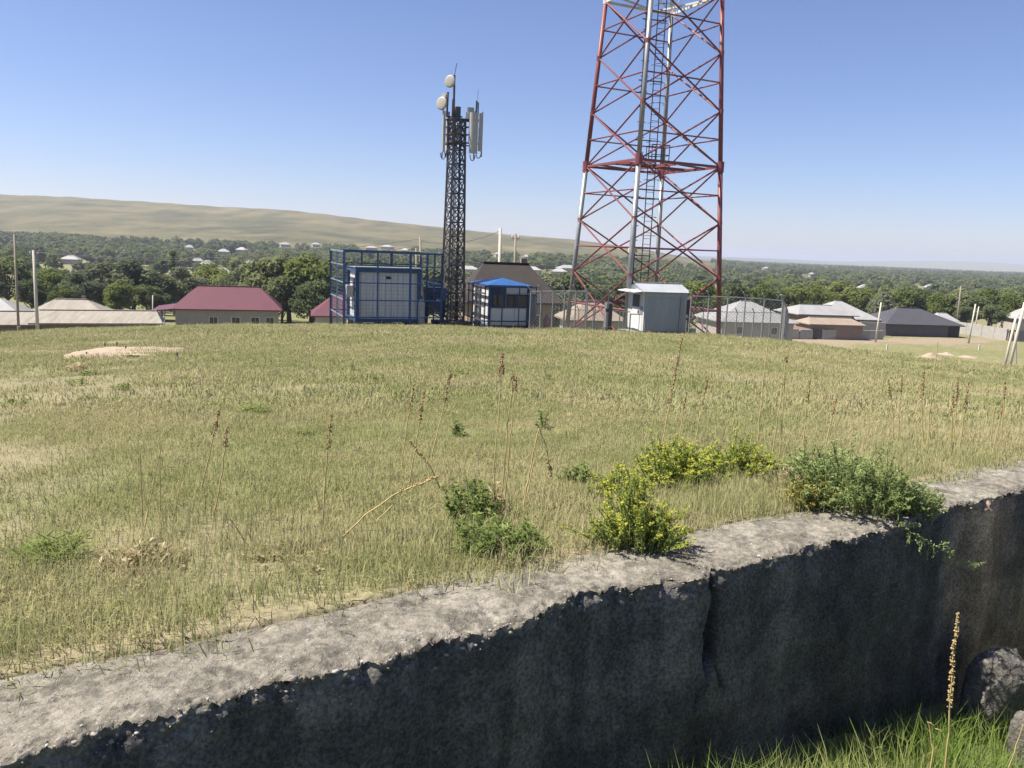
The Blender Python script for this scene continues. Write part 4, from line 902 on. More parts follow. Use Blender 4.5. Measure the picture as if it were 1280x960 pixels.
# distant village roofs
FAR = [(93, 319, 20), (239, 306, 9), (281, 311, 14), (304, 309, 12), (357, 303, 12), (249, 322, 8), (261, 325, 12), (315, 325, 16), (279, 334, 12), (463, 307, 14), (483, 306, 14), (584, 332, 26), (663, 333, 20), (696, 335, 18),
       (706, 331, 24), (620, 315, 8), (655, 318, 8), (1076, 355, 14), (1157, 355, 8), (1283, 340, 12), (952, 330, 8), (1010, 340, 8), (395, 303, 9), (505, 310, 8)]
SIGHT = []
wds = ['beyond the leaning poles', 'among the valley trees', 'in the middle of the valley trees', 'near the valley poplars', 'where smoke coloured trees thicken', 'half hidden in the wood', 'between the poplars', 'behind the maroon roofed house', 'low among the poplars', 'above the blue cage', 'above the corner of the blue cage', 'left of the dark brown roof', 'right of the dark brown roof', 'behind the chain link fence', 'left of the lowest tower brace', 'beyond the two bare poles', 'near the twin poles', 'above the stepped grey roof', 'above the charcoal roof', 'at the edge of the far plain', 'out on the right hand plain', 'amid the orchard trees', 'left of the cage above the big tree', 'behind the twin poles of the cage']
for i, (x, y, wpx) in enumerate(FAR):
    d_ = ray(x, y); ts = np.geomspace(140, 1100, 500); gap = T(d_[0]*ts, ts)+4.6-d_[2]*ts
    k = int(np.argmin(np.abs(gap))); t_ = float(ts[k]); wd_ = max(6., min(15., wpx*t_/1000.))
    house('village_house', ('pale roofed' if i % 3 else 'white roofed')+' village house '+wds[i], x, t_, wd_, wd_*.75, 2.6, 2.0, random.uniform(-.2, .5), 'pale_plaster', 'light_roof', .3, .5, group='houses scattered in the valley')
    SIGHT.append((ray(x, y)[0], wd_*.75/t_, ray(x, y+5)[2], t_))
# ------------------------------------------------------------------ poles and wires
def pole(name, label, xb, yb, xt, yt, t, r0, mat, arm=None, group=None, lean=True):
    b_ = at(xb, t); top_ = W(xt, yt, t); o_ = thing(name, b_, label, 'pole', group)
    part(o_, 'shaft', M[mat], lambda b: b.tube([b_+np.array([0, 0, -.5]), b_*.5+top_*.5, top_], (r0, r0*.88, r0*.72), 8), True)
    if arm:
        part(o_, 'crossarm', M['wood'], lambda b: b.beam(top_+np.array([-arm, .1, -.35]), top_+np.array([arm, -.1, -.35]), .1))
        for s_ in (-1, 0, 1): part(o_, 'insulator', M['white_paint'], lambda b: b.tube([top_+np.array([s_*arm*.9, -.1*s_, z_]) for z_ in (-.32, -.2, -.12)], (.05, .07, .03), 8))
    return b_, top_
pole('utility_pole', 'thin dark leaning timber pole by the plank fence', 22, 405, 18, 293, 76., .13, 'pole_wood')
_, P1 = pole('utility_pole', 'pale concrete utility pole with small crossarm carrying the wires beside the plank fence', 46, 405, 42, 313, 76., .17, 'pole_concrete', .45)
part(bpy.data.objects['utility_pole.001'], 'brace', M['pole_wood'], lambda b: b.tube([at(24, 75.7)+np.array([0, 0, -.3]), at(24, 75.7)+np.array([-.1, 0, 2.2])], .16, 7))
pole('utility_pole', 'short bare post beside the red roofed house porch', 190, 402, 191, 369, 92., .09, 'pole_concrete')
_, P2 = pole('utility_pole', 'leaning bare pole behind the right corner of the blue cage', 531, 400, 525, 296, 62., .11, 'pole_wood')
pole('utility_pole', 'slim bare pole beside the leaning pole behind the cage', 523, 400, 520, 310, 64., .09, 'pole_wood')
_, P3 = pole('utility_pole', 'thick pale concrete pole rising behind the dark brown roof', 624, 400, 625.5, 285, 60., .15, 'pole_concrete')
_, P4 = pole('utility_pole', 'thin dark topped pole right of the thick pale concrete pole', 642, 400, 644.5, 292, 58., .10, 'pole_wood', .25)
pole('utility_pole', 'pale pole standing in front of the charcoal roofed house wall', 1097.5, 424, 1101.5, 378, 122., .16, 'pole_concrete')
pole('utility_pole', 'pale leaning pole beside the dark animal near the long yard wall', 1214.5, 424, 1219.5, 380, 126., .15, 'pole_concrete')
pole('utility_pole', 'thin grey pole behind the long pale yard wall', 1220, 412, 1223.5, 383, 142., .13, 'pole_concrete')
pole('utility_pole', 'tall grey pole among the trees at the end of the charcoal roof', 1197, 402, 1201, 358, 150., .16, 'pole_wood')
pole('utility_pole', 'shorter pale pole of the braced pair beside the sandy track', 1263, 454, 1269.5, 398, 93., .16, 'pole_concrete')
b_, P5 = pole('utility_pole', 'taller pale pole of the braced pair beside the sandy track', 1269, 461, 1281, 378, 90., .19, 'pole_concrete')
part(bpy.data.objects['utility_pole.012'], 'brace', M['pole_wood'], lambda b: b.tube([at(1281, 90.5)+np.array([0, 0, -.3]), W(1269, 415, 92)], .12, 7))
def wire(label, p, q, sag, r=.018):
    pts = [np.array(p)*(1-k)+np.array(q)*k-np.array([0, 0, sag*4*k*(1-k)]) for k in np.linspace(0, 1, 24)]
    b = MB(); b.tube(pts, r, 4); tag(b.build('power_line', M['cable']), label, 'wire')
wire('upper thin overhead wire running from the concrete pole towards the cage', P1+np.array([.4, -.1, -.12]), P2+np.array([0, 0, -.15]), 1.0)
wire('lower thin overhead wire running from the concrete pole towards the cage', P1+np.array([-.4, .1, -.12]), P2+np.array([0, 0, -.7]), 1.0)
wire('overhead wire joining the poles behind the booth and the cage', P2+np.array([0, 0, -.3]), P3+np.array([0, 0, -.2]), .5)
for i, (x, y) in enumerate(((1108.5, 437.5), (1223.5, 437.5))):
    g_ = G(x, y, 60.); mk = thing('marker_post', g_, ('short white marker post in the grass near the pale pole by the charcoal house', 'short white marker post in the grass near the small sand heap')[i], 'post')
    part(mk, 'stub', M['white_paint'], lambda b: b.box(g_+np.array([0, 0, .3]), (.16, .16, .9), .2)); part(mk, 'cap', M['white_panel'], lambda b: b.box(g_+np.array([0, 0, .77]), (.2, .2, .05), .2))
def heap(label, px, py, rx, ry, h, t0=20., cat='sand heap', mat='sand', name='sand_heap'):
    g_ = G(px, py, t0); n = 40; qs = np.linspace(-1.25, 1.25, n); xx, yy = np.meshgrid(qs, qs); r_ = np.hypot(xx, yy)
    r_ = r_*(1+.35*fbm(xx*1.3+px, yy*1.3, 3, 131)); zz = h*np.clip(1-r_, -.15, 1)**1.0*(1+.3*fbm(xx*3+px, yy*3, 3, 133))
    zz = np.where(r_ > 1, -.12, np.abs(zz))
    x = g_[0]+xx*rx; y = g_[1]+yy*ry; z_ = T(x, y)+zz-.03
    me = fast_mesh(name, np.stack([x, y, z_], -1).reshape(-1, 3), grid_quads(n, n)); return tag(link(name, me, M[mat], smooth=True), label, cat)
heap('largest sand heap beside the path on the right slope', 1162, 451, .72, .72, .36, 30)
heap('flat pale sand heap behind the largest heap', 1183, 443, 1.1, 1.4, .32, 55); heap('low pale sand heap below the white marker post', 1210, 446.5, 1.2, 1.4, .32, 55)
heap('small stony heap of soil at the crest left of the sand', 1098, 444, .8, .9, .15, 30)
# resting cow near the long yard wall
cwp = G(1222, 417.5, 80.); cow = thing('cow', cwp, 'dark brown cow lying on the ground below the long pale yard wall', 'cow')
def skin(name, nodes, edges, mat, parent, sub=2):
    me = bpy.data.meshes.new(name); me.from_pydata([tuple(np.array(n[:3])) for n in nodes], edges, []); o = link(name, me, mat, parent)
    o.modifiers.new('skin', 'SKIN').use_smooth_shade = True
    for v_, n in zip(me.skin_vertices[0].data, nodes): v_.radius = (n[3], n[3])
    me.skin_vertices[0].data[0].use_root = True
    o.modifiers.new('sub', 'SUBSURF').levels = sub; o.modifiers['sub'].render_levels = sub; return o
cb = skin('body', [(0, 0, .42, .40), (-.55, 0, .44, .38), (-.95, .02, .42, .26), (.55, 0, .46, .34), (.85, -.05, .62, .20), (1.08, -.12, .74, .15), (1.38, -.2, .58, .09), (-1.1, .02, .35, .05), (-1.2, .1, .1, .03),
                   (.45, -.35, .16, .11), (.85, -.45, .1, .07), (.55, -.5, .07, .06), (-.55, -.36, .2, .16), (-.15, -.5, .12, .08), (-.5, -.55, .07, .06), (.45, .35, .16, .11), (.8, .42, .1, .07), (-.6, .36, .2, .15), (-.2, .45, .1, .08)],
          [(0, 1), (1, 2), (0, 3), (3, 4), (4, 5), (5, 6), (2, 7), (7, 8), (3, 9), (9, 10), (10, 11), (1, 12), (12, 13), (13, 14), (3, 15), (15, 16), (1, 17), (17, 18)], M['hide'], cow)
for s_ in (-1, 1):
    part(cow, 'ear', M['hide'], lambda b: b.add(*blob(cwp+np.array([1.05, -.12+s_*.2, .8]), (.05, .13, .06), 1)), True); part(cow, 'horn', M['pale_plaster'], lambda b: b.tube([cwp+np.array([1.1, -.12+s_*.1, .86]), cwp+np.array([1.12, -.12+s_*.2, .95]), cwp+np.array([1.16, -.12+s_*.18, 1.04])], (.03, .022, .008), 6))
# concrete pad with cut bars in the field
pd = G(165, 442, 5.); pad = thing('concrete_pad', pd, 'rough sandy concrete pad with short steel bar stubs in the grass', 'concrete pad')
dgl = ray(165, 442); wpad = .115*pd[1]
n = 36; qs = np.linspace(-1, 1, n); xx, yy = np.meshgrid(qs, qs); rr = np.maximum(np.abs(xx), np.abs(yy))*(1+.25*fbm(xx*2.2, yy*2.2, 3, 141))
x = pd[0]+xx*wpad*.52; y = pd[1]+yy*1.15; zz = T(x, y)*.4+.6*T(x*0+pd[0], y)+np.where(rr < .93, .07+.02*fbm(xx*6, yy*6, 2, 143), -.1)
link('slab', fast_mesh('slab', np.stack([x-pd[0], y-pd[1], zz-pd[2]], -1).reshape(-1, 3), grid_quads(n, n)), M['sand'], pad, True)
for (px_, py_) in ((99, 443), (108, 446), (131, 433), (146, 432), (157, 438), (221, 447)):
    g_ = G(px_, py_+2, 5.); part(pad, 'bar_stub', M['dark_steel'], lambda b: b.tube([g_+np.array([0, 0, -.15]), g_+np.array([.01, 0, .14])], .018, 6))
# litter of dry leaves beside the pad
# ------------------------------------------------------------------ leaf cards and trees
def cards(c, nrm, size, aspect=1.0, rot=None, bend=.0):
    """one diamond-shaped quad per leaf: centres c, normals nrm"""
    n = len(c); nrm = nrm/(np.linalg.norm(nrm, axis=1)[:, None]+1e-9)
    ref = rng.normal(size=(n, 3)) if rot is None else rot
    u = np.cross(nrm, ref); u /= np.linalg.norm(u, axis=1)[:, None]+1e-9; v = np.cross(nrm, u)
    s = np.broadcast_to(np.asarray(size, float), (n,))[:, None]
    P = np.stack([c-u*s*.5, c-v*s*.5*aspect+nrm*s*bend, c+u*s*.5, c+v*s*.5*aspect+nrm*s*bend], 1)
    return P.reshape(-1, 3)
def leaf_mesh(name, P, lv, mat):
    q = np.arange(len(P)).reshape(-1, 4); me = fast_mesh(name, P, q, {'lv': np.repeat(lv, 4)}); me.materials.append(mat); return me
def make_tree(kind, nleaf, seed, leaf):
    """unit tree 1 m tall scaled later: returns crown points and trunk builder; real size about h metres"""
    g = np.random.default_rng(seed); h = {'round': 9., 'poplar': 13., 'willow': 9., 'bush': 4.5}[kind]
    cz, rx, rz = {'round': (5.4, 3.7, 3.6), 'poplar': (7., 1.15, 6.), 'willow': (5., 4.0, 3.9), 'bush': (2.2, 2.6, 2.2)}[kind]
    nl = {'round': 34, 'poplar': 26, 'willow': 38, 'bush': 18}[kind]
    d = g.normal(size=(nl, 3)); d /= np.linalg.norm(d, axis=1)[:, None]; rad = g.uniform(.35, 1., nl)**.6
    lc = d*rad[:, None]*np.array([rx, rx, rz])*.80
    lc[:, 2] += cz; taper = np.clip(1.15-.55*np.abs(lc[:, 2]-cz*.85)/rz, .35, 1) if kind != 'poplar' else np.clip(1.1-.85*(lc[:, 2]-1)/12., .25, 1)
    lc[:, :2] *= taper[:, None]; lr = g.uniform(.55, 1.15, nl)*{'round': 1.25, 'poplar': .62, 'willow': 1.3, 'bush': .9}[kind]
    w_ = lr**2/np.sum(lr**2); k = g.choice(nl, nleaf, p=w_)
    dd = g.normal(size=(nleaf, 3)); dd /= np.linalg.norm(dd, axis=1)[:, None]
    rr = lr[k]*(g.uniform(.25, 1.12, nleaf)**.45); c = lc[k]+dd*rr[:, None]*np.array([1, 1, .82])
    if kind == 'willow': c[:, 2] -= g.exponential(.35, nleaf)
    keep = c[:, 2] > .35; c = c[keep]; dd = dd[keep]; kk = k[keep]; n = len(c)
    nr = dd*.9+np.array([0, 0, .45])+g.normal(size=(n, 3))*.55
    lvl = g.uniform(0, 1, nl); lv = np.clip(.5*lvl[kk]+.5*g.uniform(0, 1, n), 0, 1)
    P = cards(c, nr, leaf*g.uniform(.6, 1.35, n), g.uniform(.5, .8))
    b = MB(); th = cz if kind != 'poplar' else 11.
    sx, sy = g.uniform(-.3, .3, 2); b.tube([(0, 0, -.6), (sx*.3, sy*.3, th*.3), (sx, sy, th*.75), (sx*1.2, sy*1.2, th)], (.26, .2, .13, .05), 7)
    for j in g.choice(nl, 9, replace=False):
        q = .25+.5*g.random(); p0 = np.array([sx*q, sy*q, th*q]); p1 = lc[j]; mid = (p0+p1)/2+np.array([0, 0, -.25]); b.tube([p0, mid, p1], (.10, .07, .025), 5)
    return P, lv, b, h
VAR = []
for i, (kind, mt, nl_) in enumerate((('round', 'leaf_a', 5200), ('round', 'leaf_a', 5200), ('round', 'leaf_c', 5200), ('round', 'leaf_b', 5200), ('willow', 'leaf_b', 5600), ('willow', 'leaf_c', 5600), ('poplar', 'leaf_a', 3600), ('bush', 'leaf_c', 2400), ('round', 'leaf_a', 5200), ('bush', 'leaf_a', 2400))):
    P, lv, b, h = make_tree(kind, nl_, 100+i, .42 if kind != 'poplar' else .34)
    cm = leaf_mesh('crown', P, lv, M[mt]); tm = bpy.data.meshes.new('trunk'); tm.from_pydata(np.concatenate(b.v).tolist(), [], b.f); tm.materials.append(M['bark'])
    VAR.append((cm, tm, h))
ntree = 0
def put_tree(x, y, hgt, var, label, group, cat='tree', wid=1.):
    global ntree
    cm, tm, h = VAR[var]; o = bpy.data.objects.new('poplar_tree' if var == 6 else ('bush' if var in (7, 9) else 'broadleaf_tree'), None); COL.objects.link(o); s = hgt/h
    o.location = (x, y, gz(x, y)); o.rotation_euler = (0, 0, random.uniform(0, 6.28)); o.scale = (s*wid, s*wid, s); tag(o, label, cat, group)
    for nm, me in (('crown', cm), ('trunk', tm)):
        c_ = bpy.data.objects.new(nm, me); COL.objects.link(c_); c_.parent = o
    ntree += 1
TREES = [  # pixel x of the crown, pixel y of its top, distance, kind, width factor
 (12, 317, 118, 0, 1.15), (-25, 313, 125, 8, 1.15), (62, 333, 116, 2, 1.03), (100, 338, 112, 3, 1.15), (130, 325, 118, 3, 1.15), (168, 319, 124, 4, 1.44), (205, 340, 128, 0, 1.15), (150, 347, 108, 2, 1.03), (188, 353, 112, 0, 1.15),
 (40, 347, 108, 0, 1.03), (80, 355, 106, 2, 1.03), (230, 331, 132, 3, 1.15), (262, 325, 140, 2, 1.15), (290, 333, 128, 5, 1.15), (312, 330, 124, 3, 1.15), (338, 313, 114, 0, 1.26), (362, 309, 118, 8, 1.32), (388, 312, 113, 2, 1.21), (405, 320, 120, 0, 1.15), (352, 340, 108, 1, 1.03), (392, 345, 106, 0, 1.03),
 (425, 317, 122, 1, 1.15), (450, 325, 118, 3, 1.15), (478, 321, 124, 0, 1.15), (505, 325, 120, 5, 1.15), (530, 320, 118, 1, 1.15), (552, 323, 112, 0, 1.15), (590, 335, 104, 4, 1.15), (470, 340, 108, 1, 1.15), (515, 345, 106, 0, 1.15),
 (672, 338, 104, 1, 1.15), (690, 342, 98, 3, 1.15), (708, 336, 104, 0, 1.15), (742, 352, 108, 1, 1.15), (770, 346, 112, 4, 1.15), (800, 352, 115, 8, 1.15), (830, 347, 118, 2, 1.15), (858, 346, 128, 5, 1.38), (885, 352, 126, 2, 1.15), (915, 350, 140, 1, 1.15), (945, 352, 146, 2, 1.15), (968, 356, 150, 8, 1.15), (990, 352, 160, 2, 1.26), (1015, 350, 165, 5, 1.26),
 (1050, 349, 168, 2, 1.38), (1078, 355, 165, 5, 1.26), (1100, 362, 152, 4, 1.03), (1125, 356, 165, 2, 1.38), (1150, 357, 168, 1, 1.15), (1172, 362, 162, 5, 1.26), (1195, 362, 160, 0, 1.15), (1215, 366, 158, 8, 1.15), (1236, 358, 162, 2, 1.38), (1262, 362, 160, 5, 1.26), (1290, 358, 158, 1, 1.26), (1240, 378, 153, 0, 1.15), (1205, 380, 152, 0, 1.03), (1310, 365, 155, 2, 1.15),
 (218, 305, 150, 6, 0.90), (271, 324, 150, 6, 0.75), (292, 322, 165, 6, 0.70), (205, 318, 160, 6, 0.60), (280, 330, 148, 6, 0.60)]
def zone(x):
    for lim, txt in ((60, 'behind the plank fence and leaning poles'), (202, 'behind the long pale roofed shed'), (318, 'behind the maroon roofed house'), (410, 'in the dense clump between the maroon house and the blue cage'), (560, 'behind the blue cage'), (700, 'behind the dark brown roofed house'), (905, 'behind the red tower'), (1075, 'behind the grey roofed houses'), (1190, 'behind the charcoal roofed house')):
        if x < lim: return txt
    return 'behind the long pale yard wall'
kinds = {0: 'dark green broadleaf tree', 1: 'dark green broadleaf tree', 8: 'dark green broadleaf tree', 2: 'bright green broadleaf tree', 3: 'silvery green broadleaf tree', 4: 'drooping silvery green tree', 5: 'drooping bright green tree', 6: 'tall narrow poplar tree', 7: 'bright green bushy tree', 9: 'dark green bushy tree'}
PLACED = []
for (x, y, t_, var, wid) in TREES:
    g_ = at(x, t_); hgt = W(x, y, t_)[2]-g_[2]; put_tree(g_[0], g_[1], max(3.5, hgt), var, kinds[var]+' '+zone(x), 'trees '+zone(x), wid=wid); PLACED.append((g_[0], g_[1]))
def top_limit(a, t):                                     # keep far roofs and the clearing in sight
    lim = 9.
    for (sa, sw_, ss, st_) in SIGHT:
        if abs(a-sa) < sw_+.004 and t < st_: lim = min(lim, ss-.0015)
    if -.60 < a < -.40 and t < 320: lim = min(lim, -.047)
    return lim
def in_clear(x, y):
    a = x/y
    if -.62 < a < -.36 and 325 < y < 400: return True
    for (sa, sw_, ss, st_) in SIGHT:
        if abs(a-sa) < sw_ and abs(y-st_) < 12: return True
    return False
gi = np.random.default_rng(99); n_mid = 0
while n_mid < 235:
    a = gi.uniform(-.74, .74); t_ = 118*(420/118.)**gi.uniform(0, 1)
    if a > .2 and t_ < 172: continue
    if a > .08 and t_ < 135: continue
    x, y = a*t_, t_
    if in_clear(x, y) or any((x-px_)**2+(y-py_)**2 < 16 for px_, py_ in PLACED): continue
    hgt = gi.uniform(5.5, 10.); var = int(gi.choice([0, 1, 8, 2, 3, 4, 5, 6, 7, 9], p=[.13, .12, .11, .15, .12, .09, .1, .08, .05, .05]))
    if var in (7, 9): hgt *= .55
    lim = top_limit(a, t_); g_ = gz(x, y)
    if (g_+hgt)/t_ > lim: hgt = lim*t_-g_
    if hgt < 2.5: n_mid += 1; continue
    zt = 'on the right valley floor' if a > .15 else ('on the left valley floor' if a < -.25 else 'on the middle valley floor')
    put_tree(x, y, hgt, var, kinds[var]+' standing '+zt, 'trees '+zt, wid=gi.uniform(.85, 1.35) if var != 6 else gi.uniform(.7, 1.1)); PLACED.append((x, y)); n_mid += 1

# instancing of uncountable things: points carrying scale, rotation and an index into the prototypes
def scatter(name, pts, scale, rot, idx, protos, mat_hint=None):
    me = bpy.data.meshes.new(name); me.vertices.add(len(pts)); me.vertices.foreach_set('co', np.asarray(pts, np.float32).ravel())
    x = me.attributes.new('sc', 'FLOAT_VECTOR', 'POINT'); x.data.foreach_set('vector', np.asarray(scale, np.float32).ravel())
    x = me.attributes.new('ro', 'FLOAT_VECTOR', 'POINT'); x.data.foreach_set('vector', np.asarray(rot, np.float32).ravel())
    x = me.attributes.new('ix', 'INT', 'POINT'); x.data.foreach_set('value', np.asarray(idx, np.int32))
    o = link(name, me, None, kind='stuff')
    pc = bpy.data.collections.new(name+'_kinds')
    for i, pm in enumerate(protos): pc.objects.link(bpy.data.objects.new('%s_kind_%03d' % (name, i), pm))
    ng = bpy.data.node_groups.new(name+'_scatter', 'GeometryNodeTree')
    ng.interface.new_socket('Geometry', in_out='INPUT', socket_type='NodeSocketGeometry'); ng.interface.new_socket('Geometry', in_out='OUTPUT', socket_type='NodeSocketGeometry')
    N = ng.nodes; gi_, go_ = N.new('NodeGroupInput'), N.new('NodeGroupOutput'); ip = N.new('GeometryNodeInstanceOnPoints'); ci = N.new('GeometryNodeCollectionInfo')
    ci.inputs['Collection'].default_value = pc; ci.inputs['Separate Children'].default_value = True; ci.inputs['Reset Children'].default_value = True
    L = ng.links
    def na(nm, ty): q = N.new('GeometryNodeInputNamedAttribute'); q.data_type = ty; q.inputs['Name'].default_value = nm; return q.outputs['Attribute']
    L.new(gi_.outputs[0], ip.inputs['Points']); L.new(ci.outputs[0], ip.inputs['Instance']); ip.inputs['Pick Instance'].default_value = True
    L.new(na('ix', 'INT'), ip.inputs['Instance Index']); L.new(na('ro', 'FLOAT_VECTOR'), ip.inputs['Rotation']); L.new(na('sc', 'FLOAT_VECTOR'), ip.inputs['Scale']); L.new(ip.outputs[0], go_.inputs[0])
    o.modifiers.new('scatter', 'NODES').node_group = ng
    return o
far_p = []
for i, (kind, mt) in enumerate((('round', 'leaf_a'), ('round', 'leaf_a'), ('round', 'leaf_b'), ('willow', 'leaf_c'), ('bush', 'leaf_a'), ('poplar', 'leaf_a'))):
    P, lv, b, h = make_tree(kind, 420, 200+i, 1.25 if kind != 'poplar' else .8); far_p.append(leaf_mesh('far_crown', P/h, lv, M[mt]))
def wood(n, a0, a1, t0, t1, dens):
    a = gi.uniform(a0, a1, n); t_ = np.sqrt(gi.uniform(t0**2, t1**2, n)); x, y = a*t_, t_
    k = dens(x, y, a, t_) > gi.uniform(0, 1, n); return x[k], y[k]
cl = lambda x, y, L, s: np.clip(.5+1.6*fbm(x/L, y/L, 3, s), 0, 1)
xs1, ys1 = wood(9000, -.9, .2, 300, 735, lambda x, y, a, t_: np.clip(cl(x, y, 90, 151)*1.6, .12, 1)*np.where((a > -.62) & (a < -.36) & (t_ > 325) & (t_ < 400), 0, 1)*np.where(t_ > 640, np.clip((730-t_)/70+fbm(x/60, y/60, 2, 155)*2, 0, 1), 1))
xs2, ys2 = wood(42000, .02, .95, 330, 3200, lambda x, y, a, t_: np.clip(cl(x, y/1.8, 210, 161)*1.9-.32-np.clip((t_-900)/2300., 0, .45), 0, 1)*np.clip(900/t_, .15, 1)*np.where((a < .24) & (t_ > 700), 0, 1))
xs, ys = np.concatenate([xs1, xs2]), np.concatenate([ys1, ys2])
okm = np.array([not in_clear(x, y) for x, y in zip(xs, ys)]); xs, ys = xs[okm], ys[okm]; n = len(xs)
hh = gi.uniform(5., 9.5, n)*np.where(ys < 900, 1, .85)
zg = T(xs, ys)
for j in range(n):
    lim = top_limit(xs[j]/ys[j], ys[j])
    if (zg[j]+hh[j])/ys[j] > lim: hh[j] = max(.8, lim*ys[j]-zg[j])
sc = np.stack([hh*gi.uniform(.9, 1.4, n)]*2+[hh], -1)
scatter('woodland', np.stack([xs, ys, zg-.1], -1), sc, np.stack([np.zeros(n), np.zeros(n), gi.uniform(0, 6.28, n)], -1), gi.choice(6, n, p=[.28, .24, .2, .14, .1, .04]), far_p)
# hedge-like bushes at house feet and along the tree edge
# ------------------------------------------------------------------ grass
def blades(n, area, h0, h1, wd, lean, seed):
    g = np.random.default_rng(seed); x, y = g.uniform(-area/2, area/2, (2, n)); h = g.uniform(h0, h1, n); az = g.uniform(0, 6.28, n)
    ln = np.abs(g.normal(0, lean, n)); dx, dy = np.cos(az)*ln*h, np.sin(az)*ln*h; ba = g.uniform(0, 6.28, n); bx, by = np.cos(ba)*wd/2, np.sin(ba)*wd/2
    z0 = np.full(n, -.02); o = np.zeros(n)
    V = np.stack([np.stack([x-bx, y-by, z0], -1), np.stack([x+bx, y+by, z0], -1), np.stack([x+dx*.4+bx*.7, y+dy*.4+by*.7, h*.6], -1), np.stack([x+dx*.4-bx*.7, y+dy*.4-by*.7, h*.6], -1), np.stack([x+dx, y+dy, h*(1-.25*ln)], -1)], 1).reshape(-1, 3)
    i = np.arange(n)*5; F3 = [(a, a+1, a+2, a+3) for a in i]+[(a+3, a+2, a+4) for a in i]
    me = bpy.data.meshes.new('grass_tuft'); me.from_pydata(V.tolist(), [], F3)
    at_ = me.attributes.new('lv', 'FLOAT', 'POINT'); at_.data.foreach_set('value', np.repeat(g.uniform(0, 1, n), 5).astype(np.float32)); return me
def tufts(kind, n, mat, *a):
    out = []
    for i in range(n): me = blades(*a, 300+i+hash(kind) % 97); me.materials.append(M[mat]); out.append(me)
    return out
near_t = tufts('a', 5, 'grass', 95, .30, .012, .055, .0036, 1.15)
mid_t = tufts('b', 5, 'grass', 110, .62, .014, .05, .008, 1.15)
seedy = tufts('c', 2, 'grass', 9, .25, .10, .22, .0032, .35)
g_pts, g_sc, g_ix = [], [], []
def field(n, y0, y1, amax, ix, s0, s1, vmin=.50):
    t_ = np.sqrt(rng.uniform(y0**2, y1**2, n)); a = rng.uniform(-amax, amax, n); x = a*(t_+2.); y = t_
    v = (x-WO[0])*WM[0]+(y-WO[1])*WM[1]; k = (v > vmin+.08*fbm(x*4, y*4, 2, 173)) & (rng.uniform(0, 1, n) < bare_fac(x, y))
    x, y = x[k], y[k]; m = len(x); s = rng.uniform(s0, s1, m)*(.75+.5*np.clip(.5+fbm(x/3, y/3, 3, 177), 0, 1))
    g_pts.append(np.stack([x, y, T(x, y)], -1)); g_sc.append(np.stack([s*rng.uniform(.9, 1.2, m)]*2+[s*rng.uniform(.7, 1.2, m)], -1)); g_ix.append(rng.choice(ix, m))
field(13000, 1.5, 9., .80, [0, 1, 2, 3, 4], .8, 1.25)
field(900, 1.5, 12., .80, [10, 11], .7, 1.2)
tall_t = tufts('e', 3, 'grass', 34, .24, .05, .15, .0036, .5)
for (x_, y_, n_, sp) in ((915, 625, 260, .45), (860, 650, 160, .35), (700, 640, 120, .5), (980, 640, 160, .25), (1150, 575, 160, .5), (1240, 565, 160, .7), (440, 690, 120, .4), (600, 690, 120, .3), (100, 730, 120, .4), (250, 740, 120, .5), (1060, 600, 120, .5), (330, 640, 90, .6), (30, 800, 60, .3)):
    c_ = G(x_, y_, 1.5, 60.); q_ = c_[:2]+rng.normal(0, sp, (n_, 2)); v_ = (q_-WO)@WM; q_ = q_[v_ > .52]; m_ = len(q_); s_ = rng.uniform(.6, 1.1, m_)
    g_pts.append(np.stack([q_[:, 0], q_[:, 1], T(q_[:, 0], q_[:, 1])], -1)); g_sc.append(np.stack([s_, s_, s_*rng.uniform(.6, 1.1, m_)], -1)); g_ix.append(rng.choice([12, 13, 14], m_))
field(26000, 8., 22., .78, [5, 6, 7, 8, 9], .8, 1.3)
field(30000, 20., 45., .78, [5, 6, 7, 8, 9], 1.1, 1.8)
pts, scs, ixs = np.concatenate(g_pts), np.concatenate(g_sc), np.concatenate(g_ix); n = len(pts)
scatter('field_grass', pts, scs, np.stack([rng.normal(0, .08, n), rng.normal(0, .08, n), rng.uniform(0, 6.28, n)], -1), ixs, near_t+mid_t+seedy+tall_t)
pit_t = tufts('d', 4, 'pit_grass', 60, .26, .12, .34, .0045, .5)
n = 1500; u = rng.uniform(-2, 9, n); d_ = rng.uniform(.12, 2.3, n); k = rng.uniform(0, 1, n) < np.clip(.25+d_*2, 0, 1); u, d_ = u[k], d_[k]; n = len(u)
px_, py_ = WO[0]+u*WE[0]-d_*WM[0], WO[1]+u*WE[1]-d_*WM[1]
s = rng.uniform(.7, 1.25, n)*np.clip(.55+d_, .5, 1.05)
scatter('pit_grass', np.stack([px_, py_, pit_z(px_, py_)-.01], -1), np.stack([s, s, s], -1), np.stack([rng.normal(.05, .1, n), rng.normal(.1, .1, n), rng.uniform(0, 6.28, n)], -1), rng.integers(0, 4, n), pit_t)

